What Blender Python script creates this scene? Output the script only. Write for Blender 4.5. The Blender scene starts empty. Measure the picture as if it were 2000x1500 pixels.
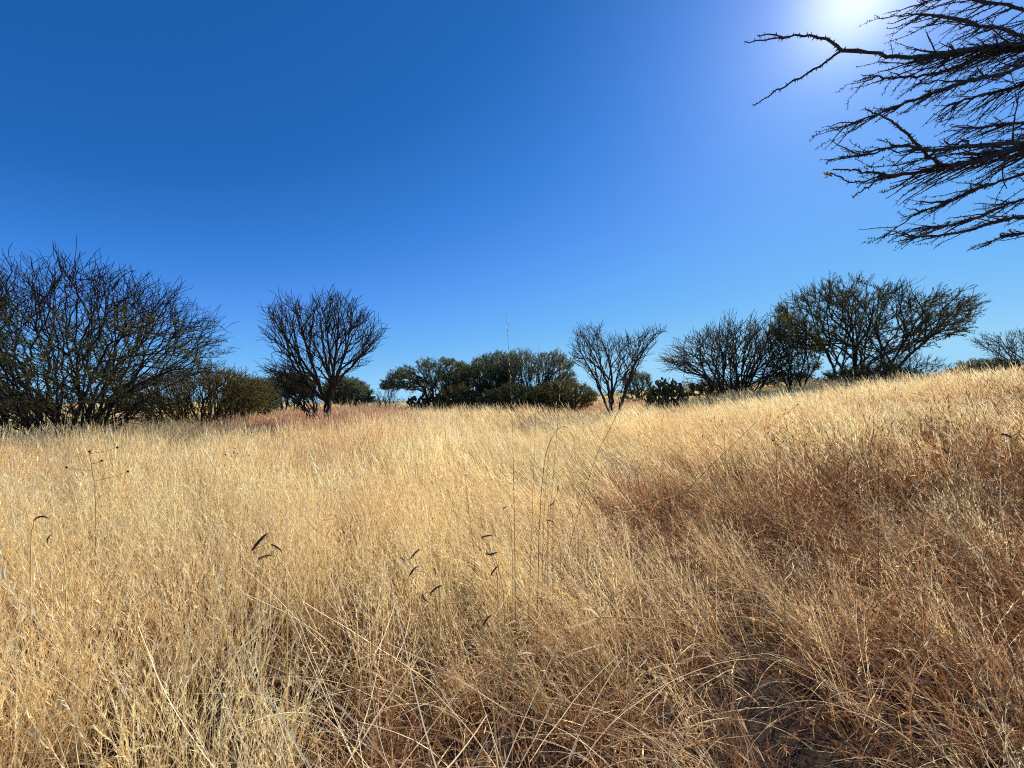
import bpy, math, numpy as np
from mathutils import Vector

RNG = np.random.default_rng(11)
C = bpy.context.scene.collection
F = 781.0            # focal length in pixels of the 2000 px wide photograph
HOR = 785.0          # horizon row
EYE = 1.5
SUN = np.array([0.870, 1.0, 1.030]); SUN /= np.linalg.norm(SUN)

# ------------------------------------------------------------------ helpers
def sstep(x, a, b):
    t = np.clip((np.asarray(x, float) - a) / (b - a), 0, 1)
    return t * t * (3 - 2 * t)

def ground_h(x, y):
    x = np.asarray(x, float); y = np.asarray(y, float)
    h = 0.40 * sstep(y, 4, 26) + 1.75 * sstep(x, 3.0, 24.0) * sstep(y, 0.5, 10) + 0.65 * sstep(x, 2.5, 9.0) * sstep(y, 0.5, 6) * (1 - sstep(x, 12, 22)) * (1 - sstep(y, 9, 17))
    h = h - 0.25 * sstep(-x, 3, 14) * sstep(y, 2, 10)
    h = h + 0.04 * np.sin(x * 0.9 + 1.3) * np.cos(y * 0.7) + 0.025 * np.sin(x * 2.3 + y * 1.7)
    return h

def P(px, py, Y):
    return np.array([(px - 1000.0) / F * Y, Y, EYE + (HOR - py) / F * Y])

def unit(v):
    return v / np.maximum(np.linalg.norm(v, axis=-1, keepdims=True), 1e-9)

def mesh_obj(name, verts, faces, mat, parent=None, attrs=None, smooth=True, link=True):
    """verts (N,3); faces int array (M,3|4)"""
    me = bpy.data.meshes.new(name)
    verts = np.asarray(verts, np.float32); faces = np.asarray(faces, np.int32)
    n, k = faces.shape
    me.vertices.add(len(verts)); me.vertices.foreach_set('co', verts.ravel())
    me.loops.add(n * k); me.loops.foreach_set('vertex_index', faces.ravel())
    me.polygons.add(n); me.polygons.foreach_set('loop_start', np.arange(0, n * k, k, dtype=np.int32))
    me.polygons.foreach_set('use_smooth', np.full(n, smooth))
    if attrs is not None:
        a = me.attributes.new('tone', 'FLOAT_VECTOR', 'POINT')
        a.data.foreach_set('vector', np.asarray(attrs, np.float32).ravel())
    me.update(calc_edges=True)
    me.materials.append(mat)
    o = bpy.data.objects.new(name, me)
    if link: C.objects.link(o)
    if parent is not None: o.parent = parent
    return o

def tag(o, label=None, cat=None, group=None, kind=None):
    if label: o['label'] = label
    if cat: o['category'] = cat
    if group: o['group'] = group
    if kind: o['kind'] = kind
    return o

def thing(name, label, cat, loc, group=None):
    o = bpy.data.objects.new(name, None); C.objects.link(o)
    o.location = [float(v) for v in loc]; o.empty_display_size = 0.1
    return tag(o, label, cat, group)

# ------------------------------------------------------------------ materials
def new_mat(name):
    m = bpy.data.materials.new(name); m.use_nodes = True
    nt = m.node_tree; nt.nodes.clear()
    return m, nt, nt.nodes, nt.links

def ramp(N, stops, interp='LINEAR'):
    r = N.new('ShaderNodeValToRGB'); r.color_ramp.interpolation = interp
    el = r.color_ramp.elements
    while len(el) < len(stops): el.new(0.5)
    for e, (p, c) in zip(el, stops):
        e.position = p; e.color = (*c, 1)
    return r

BOOST = {'golden_straw': .615, 'brown_straw': .73, 'russet_straw': .72, 'pinkish_straw': .60, 'bleached_leaf': .92, 'pale_gold_straw': .84}
def grass_mat(name, tones, base, patch, trans=0.4, rough=0.45, patch_scale=0.35, gloss=0.07):
    """tones: ramp over the stem's random value; base: colour at the foot; patch: colour worked in by world noise"""
    m, nt, N, L = new_mat(name)
    at = N.new('ShaderNodeAttribute'); at.attribute_name = 'tone'
    sp = N.new('ShaderNodeSeparateXYZ'); L.new(at.outputs['Vector'], sp.inputs[0])
    r = ramp(N, tones); L.new(sp.outputs[0], r.inputs[0])
    geo = N.new('ShaderNodeNewGeometry')
    n1 = N.new('ShaderNodeTexNoise'); n1.inputs['Scale'].default_value = patch_scale; n1.inputs['Detail'].default_value = 3
    L.new(geo.outputs['Position'], n1.inputs['Vector'])
    pr = ramp(N, [(0.42, (0, 0, 0)), (0.62, (1, 1, 1))]); L.new(n1.outputs['Fac'], pr.inputs[0])
    mp = N.new('ShaderNodeMix'); mp.data_type = 'RGBA'; mp.blend_type = 'MIX'
    L.new(r.outputs[0], mp.inputs[6]); mp.inputs[7].default_value = (*patch, 1)
    pm = N.new('ShaderNodeMath'); pm.operation = 'MULTIPLY'; pm.inputs[1].default_value = 0.55
    L.new(pr.outputs[0], pm.inputs[0]); L.new(pm.outputs[0], mp.inputs[0])
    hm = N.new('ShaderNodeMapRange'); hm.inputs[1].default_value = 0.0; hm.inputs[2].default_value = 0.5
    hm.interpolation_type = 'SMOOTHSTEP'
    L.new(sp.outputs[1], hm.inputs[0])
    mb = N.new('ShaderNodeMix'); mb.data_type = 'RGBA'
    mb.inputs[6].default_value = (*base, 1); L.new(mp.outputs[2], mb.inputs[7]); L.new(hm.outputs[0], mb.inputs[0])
    oi = N.new('ShaderNodeObjectInfo')
    vr = N.new('ShaderNodeMapRange'); vr.inputs[3].default_value = 0.72; vr.inputs[4].default_value = 1.25
    L.new(oi.outputs['Random'], vr.inputs[0])
    hs = N.new('ShaderNodeHueSaturation'); L.new(mb.outputs[2], hs.inputs['Color']); L.new(vr.outputs[0], hs.inputs['Value'])
    d = N.new('ShaderNodeBsdfDiffuse'); t = N.new('ShaderNodeBsdfTranslucent'); g = N.new('ShaderNodeBsdfGlossy')
    g.inputs['Roughness'].default_value = rough; g.inputs['Color'].default_value = (1.0, 0.82, 0.50, 1)
    for s, k in ((d, 1.0), (t, trans * 2)):
        q = N.new('ShaderNodeVectorMath'); q.operation = 'SCALE'; q.inputs['Scale'].default_value = k * BOOST[name]
        L.new(hs.outputs[0], q.inputs[0]); L.new(q.outputs[0], s.inputs['Color'])
    m1 = N.new('ShaderNodeAddShader')
    L.new(d.outputs[0], m1.inputs[0]); L.new(t.outputs[0], m1.inputs[1])
    m2 = N.new('ShaderNodeMixShader'); m2.inputs[0].default_value = gloss
    L.new(m1.outputs[0], m2.inputs[1]); L.new(g.outputs[0], m2.inputs[2])
    o = N.new('ShaderNodeOutputMaterial'); L.new(m2.outputs[0], o.inputs[0])
    return m

def bark_mat(name, c0, c1, scale=30):
    m, nt, N, L = new_mat(name)
    geo = N.new('ShaderNodeNewGeometry')
    n = N.new('ShaderNodeTexNoise'); n.inputs['Scale'].default_value = scale; n.inputs['Detail'].default_value = 5
    L.new(geo.outputs['Position'], n.inputs['Vector'])
    r = ramp(N, [(0.35, c0), (0.7, c1)]); L.new(n.outputs['Fac'], r.inputs[0])
    b = N.new('ShaderNodeBsdfPrincipled'); b.inputs['Roughness'].default_value = 0.85
    b.inputs['Specular IOR Level'].default_value = 0.25
    L.new(r.outputs[0], b.inputs['Base Color'])
    bp = N.new('ShaderNodeBump'); bp.inputs['Strength'].default_value = 0.5; bp.inputs['Distance'].default_value = 0.01
    L.new(n.outputs['Fac'], bp.inputs['Height']); L.new(bp.outputs[0], b.inputs['Normal'])
    o = N.new('ShaderNodeOutputMaterial'); L.new(b.outputs[0], o.inputs[0])
    return m

def leaf_mat(name, c0, c1, c2, trans=0.3):
    m, nt, N, L = new_mat(name)
    at = N.new('ShaderNodeAttribute'); at.attribute_name = 'tone'
    sp = N.new('ShaderNodeSeparateXYZ'); L.new(at.outputs['Vector'], sp.inputs[0])
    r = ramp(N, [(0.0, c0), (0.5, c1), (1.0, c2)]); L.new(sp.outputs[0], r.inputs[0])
    d = N.new('ShaderNodeBsdfDiffuse'); t = N.new('ShaderNodeBsdfTranslucent')
    for s in (d, t): L.new(r.outputs[0], s.inputs['Color'])
    m1 = N.new('ShaderNodeMixShader'); m1.inputs[0].default_value = trans
    L.new(d.outputs[0], m1.inputs[1]); L.new(t.outputs[0], m1.inputs[2])
    o = N.new('ShaderNodeOutputMaterial'); L.new(m1.outputs[0], o.inputs[0])
    return m

M_bark = bark_mat('thorn_bark', (0.018, 0.013, 0.010), (0.070, 0.050, 0.038))
M_bark_grey = bark_mat('grey_bark', (0.030, 0.026, 0.024), (0.10, 0.085, 0.07))
M_bark_near = bark_mat('near_bark', (0.05, 0.032, 0.024), (0.20, 0.14, 0.10), 60)
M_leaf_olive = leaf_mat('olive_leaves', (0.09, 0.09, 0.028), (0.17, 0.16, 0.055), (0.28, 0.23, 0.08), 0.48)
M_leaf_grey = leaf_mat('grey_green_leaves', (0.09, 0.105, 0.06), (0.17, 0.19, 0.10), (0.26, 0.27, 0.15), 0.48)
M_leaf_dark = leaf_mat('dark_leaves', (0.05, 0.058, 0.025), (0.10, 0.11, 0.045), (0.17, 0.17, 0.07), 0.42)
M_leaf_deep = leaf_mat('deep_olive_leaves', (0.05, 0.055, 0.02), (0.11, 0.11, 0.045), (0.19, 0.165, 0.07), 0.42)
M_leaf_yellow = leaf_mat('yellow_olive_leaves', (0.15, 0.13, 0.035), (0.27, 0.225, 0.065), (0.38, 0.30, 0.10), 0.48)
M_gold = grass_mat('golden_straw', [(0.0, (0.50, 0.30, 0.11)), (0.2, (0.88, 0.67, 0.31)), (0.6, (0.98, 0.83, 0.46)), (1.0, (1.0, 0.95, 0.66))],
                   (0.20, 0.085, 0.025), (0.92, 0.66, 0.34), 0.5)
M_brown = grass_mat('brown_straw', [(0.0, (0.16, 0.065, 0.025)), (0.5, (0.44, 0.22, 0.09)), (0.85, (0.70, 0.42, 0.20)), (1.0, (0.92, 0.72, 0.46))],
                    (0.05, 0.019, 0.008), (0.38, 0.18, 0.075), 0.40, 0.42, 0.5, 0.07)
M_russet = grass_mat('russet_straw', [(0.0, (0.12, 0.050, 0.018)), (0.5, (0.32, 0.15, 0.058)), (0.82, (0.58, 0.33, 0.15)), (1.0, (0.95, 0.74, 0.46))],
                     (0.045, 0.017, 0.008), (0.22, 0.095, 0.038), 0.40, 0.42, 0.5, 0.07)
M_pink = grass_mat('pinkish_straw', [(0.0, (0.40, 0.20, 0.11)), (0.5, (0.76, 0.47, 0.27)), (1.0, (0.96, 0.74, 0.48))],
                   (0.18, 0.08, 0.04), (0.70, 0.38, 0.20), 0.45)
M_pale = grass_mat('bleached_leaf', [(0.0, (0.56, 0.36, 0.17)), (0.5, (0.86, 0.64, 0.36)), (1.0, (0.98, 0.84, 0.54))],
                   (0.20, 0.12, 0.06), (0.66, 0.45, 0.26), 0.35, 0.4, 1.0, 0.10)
M_stalk = bark_mat('stalk_skin', (0.13, 0.075, 0.035), (0.30, 0.19, 0.09), 40)
M_stalk_pale = bark_mat('pale_stalk_skin', (0.80, 0.50, 0.16), (1.0, 0.74, 0.30), 40)
M_head = bark_mat('dark_spikelets', (0.06, 0.036, 0.030), (0.20, 0.125, 0.085), 300)
M_head_tan = bark_mat('tan_spikelets', (0.25, 0.17, 0.09), (0.45, 0.33, 0.18), 200)

# ------------------------------------------------------------------ tree skeletons
def grow(roots, targets, bf, up=0.0):
    """joins the target points into one tree, trading total length against path length from the root"""
    nr = len(roots); n = nr + len(targets)
    pos = np.vstack([roots, targets]).astype(float)
    par = np.full(n, -1); pl = np.zeros(n)
    for i in range(1, nr): par[i] = i - 1; pl[i] = pl[i-1] + np.linalg.norm(pos[i] - pos[i-1])
    T = pos[nr:]; best = np.full(len(T), 1e9); bp = np.zeros(len(T), int); done = np.zeros(len(T), bool)
    for i in range(nr):
        c = np.linalg.norm(T - pos[i], axis=1) + bf * pl[i] + (up if i < nr - 1 else 0)
        k = c < best; best[k] = c[k]; bp[k] = i
    for _ in range(len(T)):
        j = int(np.argmin(np.where(done, 1e12, best)))
        done[j] = True; i = nr + j; par[i] = bp[j]
        pl[i] = pl[bp[j]] + np.linalg.norm(pos[i] - pos[bp[j]])
        c = np.linalg.norm(T - pos[i], axis=1) + bf * pl[i]
        k = (c < best) & ~done; best[k] = c[k]; bp[k] = i
    return pos, par

def order(par):
    n = len(par); ch = [[] for _ in range(n)]
    for i, p in enumerate(par):
        if p >= 0: ch[p].append(i)
    out = []; st = [i for i in range(n) if par[i] < 0]
    while st:
        i = st.pop(); out.append(i); st.extend(ch[i])
    return out, ch

def finish(pos, par, r_tip, expo, r_max=None):
    od, ch = order(par)
    w = np.zeros(len(par)); main = np.full(len(par), -1)
    for i in reversed(od):
        if not ch[i]: w[i] = 1
        else:
            w[i] = sum(w[c] for c in ch[i]); main[i] = max(ch[i], key=lambda c: w[c])
    r = r_tip * w ** expo
    if r_max: r = np.minimum(r, r_max)
    return r, main, ch

def smooth_tree(pos, par, iters, keep):
    r, main, ch = finish(pos, par, 1, .5)
    p = pos.copy()
    idx = np.where((main >= 0) & (par >= 0))[0]; idx = idx[idx >= keep]
    for _ in range(iters):
        q = p.copy()
        q[idx] = 0.5 * p[idx] + 0.25 * p[par[idx]] + 0.25 * p[main[idx]]
        p = q
    return p

def subdivide(pos, par, wob, seg, rng):
    """splits long edges and bends them a little"""
    newp = [pos]; newpar = par.copy(); extra = []; cnt = len(pos)
    L = np.zeros(len(par)); ok = par >= 0
    L[ok] = np.linalg.norm(pos[ok] - pos[par[ok]], axis=1)
    add_p = []; add_par = []
    for i in np.where(L > seg * 1.5)[0]:
        k = int(L[i] / seg); a = pos[par[i]]; b = pos[i]; last = par[i]
        for s in range(1, k + 1):
            t = s / (k + 1)
            add_p.append(a + (b - a) * t + rng.normal(0, wob * L[i] / (k + 1), 3))
            add_par.append(last); last = cnt + len(add_p) - 1
        newpar[i] = last
    if add_p:
        pos = np.vstack([pos, np.array(add_p)]); newpar = np.concatenate([newpar, np.array(add_par)])
    return pos, newpar

def add_twigs(pos, par, sel, count, length, steps, spread, out_dir, curve, rng, up=0.15):
    """grows count twigs from each selected node, fanning along out_dir(pos)"""
    P0, PR = [pos], [par]; cnt = len(pos)
    base = np.repeat(sel, count); m = len(base)
    if m == 0: return pos, par
    d = out_dir(pos[base]) + rng.normal(0, spread, (m, 3)); d[:, 2] += up; d = unit(d)
    side = rng.normal(0, 1, (m, 3)); side = unit(np.cross(d, side))
    ln = length * rng.uniform(0.45, 1.25, m) / steps
    cur = pos[base]; last = base.copy()
    for s in range(steps):
        d = unit(d + side * curve * rng.uniform(-0.4, 1, (m, 1)) + rng.normal(0, 0.20, (m, 3)))
        cur = cur + d * ln[:, None]
        P0.append(cur.copy()); PR.append(last.copy()); last = cnt + np.arange(m); cnt += m
    return np.vstack(P0), np.concatenate(PR)

def tubes(pos, par, r, main, sel, k):
    """one tapered frustum per edge, vectorised; sel = child nodes"""
    ok = par >= 0
    d = np.zeros_like(pos); d[ok] = unit(pos[ok] - pos[par[ok]])
    has = main >= 0
    nd = d.copy(); nd[has & ok] = unit(d[has & ok] + d[main[has & ok]]); nd[has & ~ok] = d[main[has & ~ok]]
    i = sel; p = par[i]
    ismain = main[p] == i
    sd = np.where(ismain[:, None], nd[p], d[i]); ed = nd[i]
    sr = np.where(ismain, r[p], np.minimum(r[p], r[i] * 1.25)); er = r[i]
    er = np.where(main[i] < 0, er * 0.45, er)
    ref = np.array([0.531, 0.271, 0.137])
    def ring(c, dr, rad):
        u = unit(np.cross(dr, ref)); v = np.cross(dr, u)
        a = np.arange(k) * 2 * np.pi / k
        return c[:, None] + rad[:, None, None] * (np.cos(a)[None, :, None] * u[:, None] + np.sin(a)[None, :, None] * v[:, None])
    A = ring(pos[p], sd, sr); B = ring(pos[i], ed, er)
    V = np.concatenate([A, B], axis=1).reshape(-1, 3)
    m = len(i); o = (np.arange(m) * 2 * k)[:, None, None]
    q = np.arange(k); q2 = (q + 1) % k
    f = np.stack([q, q2, k + q2, k + q], axis=1)[None]
    return V, (f + o).reshape(-1, 4)

def thorn_mesh(pos, par, r, sel, size, per, rng):
    """pairs of short spikes along the edges of sel"""
    i = np.repeat(sel, per); p = par[i]; m = len(i)
    t = rng.uniform(0, 1, m)[:, None]
    c = pos[p] * (1 - t) + pos[i] * t
    d = unit(pos[i] - pos[p]); s = unit(np.cross(d, rng.normal(0, 1, (m, 3))))
    u = unit(np.cross(d, s)); rr = (r[i] * 0.9)[:, None]; b = np.maximum(rr * 0.9, size * 0.14)
    tip = c + s * (rr + size * rng.uniform(0.5, 1.2, (m, 1))) + d * size * 0.25
    V = np.stack([c + d * b * 1.2, c - d * b * 1.2, c + u * b, tip,], axis=1).reshape(-1, 3)
    o = (np.arange(m) * 4)[:, None, None]
    f = np.array([[0, 1, 3], [1, 2, 3], [2, 0, 3]])[None]
    return V, (f + o).reshape(-1, 3)

def leaf_quads(cen, size, rng, tone=None, elong=2.2):
    m = len(cen)
    u = unit(rng.normal(0, 1, (m, 3))); v = unit(np.cross(u, rng.normal(0, 1, (m, 3))))
    s = (size * rng.uniform(0.5, 1.3, m))[:, None]
    V = np.stack([cen - u * s, cen + v * s / elong, cen + u * s, cen - v * s / elong], axis=1).reshape(-1, 3)
    f = (np.arange(m) * 4)[:, None] + np.arange(4)[None]
    t = rng.uniform(0, 1, m) if tone is None else np.clip(tone + rng.normal(0, 0.18, m), 0, 1)
    A = np.zeros((m * 4, 3)); A[:, 0] = np.repeat(t, 4)
    return V, f, A

def in_poly(x, y, poly):
    n = len(poly); c = np.zeros(len(x), bool); j = n - 1
    for i in range(n):
        xi, yi = poly[i]; xj, yj = poly[j]
        k = ((yi > y) != (yj > y)) & (x < (xj - xi) * (y - yi) / (yj - yi + 1e-9) + xi)
        c ^= k; j = i
    return c

def crown_points(poly, Y, thick, n, rng, edge=0.5, hollow=0.0):
    """points filling a crown: a silhouette polygon seen from the track, given a rounded depth"""
    pl = np.array(poly, float); lo, hi = pl.min(0), pl.max(0); cx, cy = pl.mean(0)
    ctr = np.array([cx, hi[1]])
    out = []
    while len(out) < n:
        x = rng.uniform(lo[0], hi[0], 4 * n); y = rng.uniform(lo[1], hi[1], 4 * n)
        k = in_poly(x, y, poly); x, y = x[k], y[k]
        q = np.abs((x - cx) / (hi[0] - lo[0]) * 2)
        hd = np.sqrt(np.clip(1.05 - q ** 2, 0.05, 1)) * thick
        d = hd * rng.uniform(-1, 1, len(x))
        rad = np.sqrt(((x - ctr[0]) / (hi[0] - lo[0]) * 2) ** 2 + ((hi[1] - y) / (hi[1] - lo[1])) ** 2 + (d / thick) ** 2 * .5)
        keep = rng.uniform(0, 1, len(x)) < (1 - edge) + edge * np.clip(rad, 0, 1) ** 2
        keep &= rad > hollow
        for a, b, c in zip(x[keep], y[keep], d[keep]): out.append((a, b, c))
    out = np.array(out[:n])
    Yd = Y + out[:, 2]
    # depth changes slide a point along the ray only partly, so the crown stays a solid in space
    X = (out[:, 0] - 1000) / F * Y; Z = EYE + (HOR - out[:, 1]) / F * Y
    X = X + (out[:, 0] - 1000) / F * out[:, 2] * 0.8
    Z = Z + (HOR - out[:, 1]) / F * out[:, 2] * 0.8
    return np.stack([X, Yd, Z], axis=1)

def build_tree(name, label, cat, Y, basex, poly, thick, n=900, bf=0.5, stems=1, spread=0.1, r_tip=0.004, expo=0.42,
               r_max=None, twigs=(2, 0.3, 3), twig_spread=0.3, curve=0.12, up=0.15, leaves=None, leaf_m=None, leaf_size=0.03,
               leaf_patch=0.0, bark=None, seed=1, group=None, radial=0.7, split=0.028, thorns=0, lean=(0, 0), zdrop=0.15, stem_h=None, smooth=4, zone=None, mid_twigs=0.22, twig_cap=None):
    rng = np.random.default_rng(seed); bark = bark or M_bark
    bx = (basex - 1000) / F * Y; bz = float(ground_h(bx, Y)) - zdrop
    pts = crown_points(poly, Y, thick, n, rng)
    pts = pts[pts[:, 2] > ground_h(pts[:, 0], pts[:, 1]) + 0.25]
    # share the points among the stems by bearing
    base = np.array([bx, Y, bz]); allpos, allpar = [], []; off = 0
    ang = np.arctan2(pts[:, 1] - Y, pts[:, 0] - bx)
    hmean = pts[:, 2].mean() - bz
    sh = stem_h if stem_h is not None else 0.25 * hmean
    grp = rng.integers(0, stems, len(pts)) if stems > 1 else np.zeros(len(pts), int)
    if stems > 1:
        cent = np.array([[math.cos(a), math.sin(a)] for a in np.linspace(0, 2 * np.pi, stems, endpoint=False) + rng.uniform(0, 1)])
        dd = pts[:, :2] - base[:2]; dd = dd / (np.linalg.norm(dd, axis=1, keepdims=True) + 0.6)
        sc = dd @ cent.T + rng.normal(0, 0.28, (len(pts), stems)); grp = sc.argmax(1)
    for s in range(stems):
        tp = pts[grp == s]
        if len(tp) < 3: continue
        o = np.array([cent[s][0], cent[s][1], 0]) * spread if stems > 1 else np.zeros(3)
        md = tp.mean(0) - base
        r0 = base + o
        r1 = r0 + np.array([md[0] * .06 + lean[0], md[1] * .06 + lean[1], 1]) * sh * 0.5
        r2 = r1 + np.array([md[0] * .15 + lean[0], md[1] * .15 + lean[1], 1]) * sh * 0.5 + o * .6
        pos, par = grow(np.array([r0, r1, r2]), tp, bf, 1.5 if stems == 1 else 0.0)
        pos = smooth_tree(pos, par, smooth, 3)
        allpos.append(pos); allpar.append(np.where(par >= 0, par + off, -1)); off += len(pos)
    pos = np.vstack(allpos); par = np.concatenate(allpar)
    pos, par = subdivide(pos, par, 0.10, 0.22, rng)
    r, main, ch = finish(pos, par, 1, 0.5)
    c0 = base + np.array([0, 0, 0.45 * hmean])
    def od(p): return unit(p - c0) * radial
    tips = np.where(main < 0)[0]; mids = np.where((main >= 0) & (r < 2.3) & (par >= 0))[0]
    sel = np.concatenate([tips, rng.permutation(mids)[:int(len(mids) * mid_twigs)]])
    if twig_cap: sel = np.concatenate([tips, rng.permutation(mids)[:twig_cap]])
    cnt, ln, stp = twigs
    if cnt > 0: pos, par = add_twigs(pos, par, sel, cnt, ln, stp, twig_spread, od, curve, rng, up)
    r, main, ch = finish(pos, par, r_tip, expo, r_max)
    root = thing(name, label, cat, base, group)
    nodes = np.where(par >= 0)[0]
    big = nodes[r[nodes] > split]; small = nodes[r[nodes] <= split]
    anc = np.full(len(par), -1); od2, _c = order(par)
    for i in od2: anc[i] = i if par[i] < 0 else anc[par[i]]
    for a in np.unique(anc):
        bs = big[anc[big] == a]
        if len(bs): V, Fc = tubes(pos, par, r, main, bs, 8); mesh_obj('trunk', V - base, Fc, bark, root)
    V, Fc = tubes(pos, par, r, main, small, 3)
    mesh_obj('branches', V - base, Fc, bark, root)
    if thorns:
        V, Fc = thorn_mesh(pos, par, r, small[r[small] < split * .6], 0.03, thorns, rng); mesh_obj('thorns', V - base, Fc, bark, root)
    if leaves:
        cand = nodes[r[nodes] < r_tip * 3.2]
        if leaf_patch > 0:
            q = pos[cand]; f = 1.6 / max(thick, .5)
            nz = np.sin(q[:, 0] * 2.1 * f + seed) + np.sin(q[:, 1] * 2.7 * f + 2 * seed) + np.sin(q[:, 2] * 2.9 * f + seed * .7) + np.sin((q[:, 0] + q[:, 2]) * 4.1 * f)
            cand = cand[nz + rng.normal(0, .4, len(nz)) > np.quantile(nz, leaf_patch)]
        if zone is not None: cand = cand[zone(pos[cand])]
        k = rng.choice(cand, leaves); t = rng.uniform(0, 1, (leaves, 1))
        cen = pos[k] * t + pos[par[k]] * (1 - t) + rng.normal(0, leaf_size * 0.9, (leaves, 3))
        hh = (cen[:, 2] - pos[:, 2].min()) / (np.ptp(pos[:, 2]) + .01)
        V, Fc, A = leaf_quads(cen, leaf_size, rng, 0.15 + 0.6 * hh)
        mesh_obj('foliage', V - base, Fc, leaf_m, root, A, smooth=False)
    return root

# ------------------------------------------------------------------ trees and bushes
build_tree('thorn_tree', 'wide many-stemmed thorn tree with bare radiating twigs at the left edge of the field', 'tree', 10.0, 135,
    [(-230, 650), (-150, 580), (-60, 540), (20, 528), (70, 540), (125, 534), (175, 522), (205, 545), (245, 548), (300, 562), (340, 580), (365, 600), (385, 625),
     (418, 652), (420, 690), (405, 715), (370, 745), (285, 775), (200, 800), (60, 805), (-60, 790), (-190, 770), (-250, 720)],
    2.4, n=1800, bf=0.52, stems=7, spread=0.20, r_tip=0.0052, expo=0.36, r_max=0.085, twigs=(2, 0.62, 6), twig_spread=0.24, curve=0.12, up=-0.04,
    leaves=34000, leaf_m=M_leaf_olive, leaf_size=0.024, leaf_patch=0.4, seed=3, stem_h=0.2, mid_twigs=.42,
    zone=lambda p: (p[:, 2] < 3.1 + 0.5 * np.sin(p[:, 0] * 3)))
build_tree('thorn_tree', 'bare upright thorn tree with one short trunk and a vase of dark branches', 'tree', 13.0, 642,
    [(522, 610), (545, 592), (600, 600), (625, 585), (650, 575), (690, 585), (698, 608), (720, 622), (750, 640), (745, 660), (728, 690), (705, 718), (675, 738),
     (650, 748), (615, 735), (560, 735), (528, 732), (522, 718), (555, 702), (530, 680), (518, 655), (535, 635)],
    1.9, n=900, bf=0.66, stems=1, r_tip=0.0066, expo=0.385, r_max=0.17, twigs=(2, 0.42, 5), twig_spread=0.24, curve=0.14, up=0.05,
    seed=5, mid_twigs=.45, stem_h=1.45, thorns=0)
build_tree('dead_thicket', 'low tangle of bare drooping branches at the foot of the vase-shaped tree', 'bush', 12.6, 625,
    [(520, 720), (560, 712), (600, 740), (625, 775), (625, 812), (600, 808), (570, 790), (545, 770)],
    0.7, n=260, bf=0.5, stems=3, spread=0.1, r_tip=0.006, twigs=(2, 0.28, 3), seed=6, r_max=0.04)
build_tree('olive_bush', 'broad rounded olive-brown bush just right of the wide many-stemmed tree', 'bush', 14.5, 400,
    [(215, 760), (270, 745), (330, 740), (400, 728), (470, 732), (510, 750), (525, 775), (510, 805), (240, 808)],
    1.8, n=1000, bf=0.6, stems=9, spread=0.5, r_tip=0.0065, r_max=.05, twigs=(2, 0.4, 4), twig_spread=0.25, leaves=34000, leaf_m=M_leaf_yellow, leaf_size=0.024,
    seed=7, stem_h=0.1)
build_tree('olive_bush', 'dim green bush behind the broad olive-brown bush, nearest the vase-shaped tree', 'bush', 19, 500,
    [(440, 760), (470, 742), (520, 745), (545, 762), (545, 800), (440, 800)], 1.4, n=500, bf=0.5, stems=4, spread=.2, r_tip=.008,
    twigs=(2, .3, 3), leaves=26000, leaf_m=M_leaf_grey, leaf_size=.035, seed=8)
build_tree('shade_brush', 'added dark brush standing in for shade under the wide many-stemmed thorn tree', 'bush', 10.2, 120,  # added brush: darkens the foot of the tree where its shadow lies
    [(-120, 835), (-100, 770), (-20, 755), (80, 770), (200, 765), (290, 775), (330, 800), (310, 825), (150, 845)], 1.0, n=700, bf=.5, stems=9, spread=.9,
    r_tip=.005, r_max=.03, twigs=(2, .3, 4), leaves=14000, leaf_m=M_leaf_dark, leaf_size=.02, seed=41, stem_h=.1)
build_tree('umbrella_acacia', 'dark flat-topped acacia seen behind the left branches of the vase-shaped tree', 'tree', 24, 565,
    [(518, 765), (530, 742), (560, 733), (600, 738), (618, 755), (610, 775), (540, 778)], 1.6, n=500, bf=0.5, stems=2, spread=.12, r_tip=.009,
    twigs=(2, .35, 3), leaves=26000, leaf_m=M_leaf_dark, leaf_size=.05, seed=9, stem_h=.7)
build_tree('umbrella_acacia', 'grey-green flat-topped acacia seen behind the right branches of the vase-shaped tree', 'tree', 25, 680,
    [(625, 770), (640, 750), (670, 742), (705, 748), (722, 768), (728, 785), (640, 785)], 1.6, n=500, bf=0.5, stems=2, spread=.12, r_tip=.009,
    twigs=(2, .35, 3), leaves=22000, leaf_m=M_leaf_grey, leaf_size=.05, seed=10, stem_h=.6)
build_tree('dry_shrub', 'small pale leafless shrub left of the gap of sky beside the flat-topped acacia', 'bush', 23, 752,
    [(728, 790), (738, 768), (760, 760), (775, 775), (772, 798), (735, 800)], .7, n=160, bf=.5, stems=3, spread=.1, r_tip=.006,
    twigs=(2, .3, 3), seed=12, bark=M_bark_grey)
build_tree('umbrella_acacia', 'flat-topped grey-green acacia with sloping limbs, leftmost of the middle clump', 'tree', 26, 850,
    [(745, 750), (767, 729), (795, 717), (824, 705), (875, 703), (909, 714), (922, 736), (909, 761), (852, 762), (795, 765), (750, 762)],
    2.2, n=900, bf=0.45, stems=3, spread=.18, r_tip=.0085, expo=.42, twigs=(2, .32, 3), twig_spread=.45, leaves=38000, leaf_m=M_leaf_grey, leaf_size=.042,
    leaf_patch=.2, seed=13, stem_h=.7, up=.25)
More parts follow.
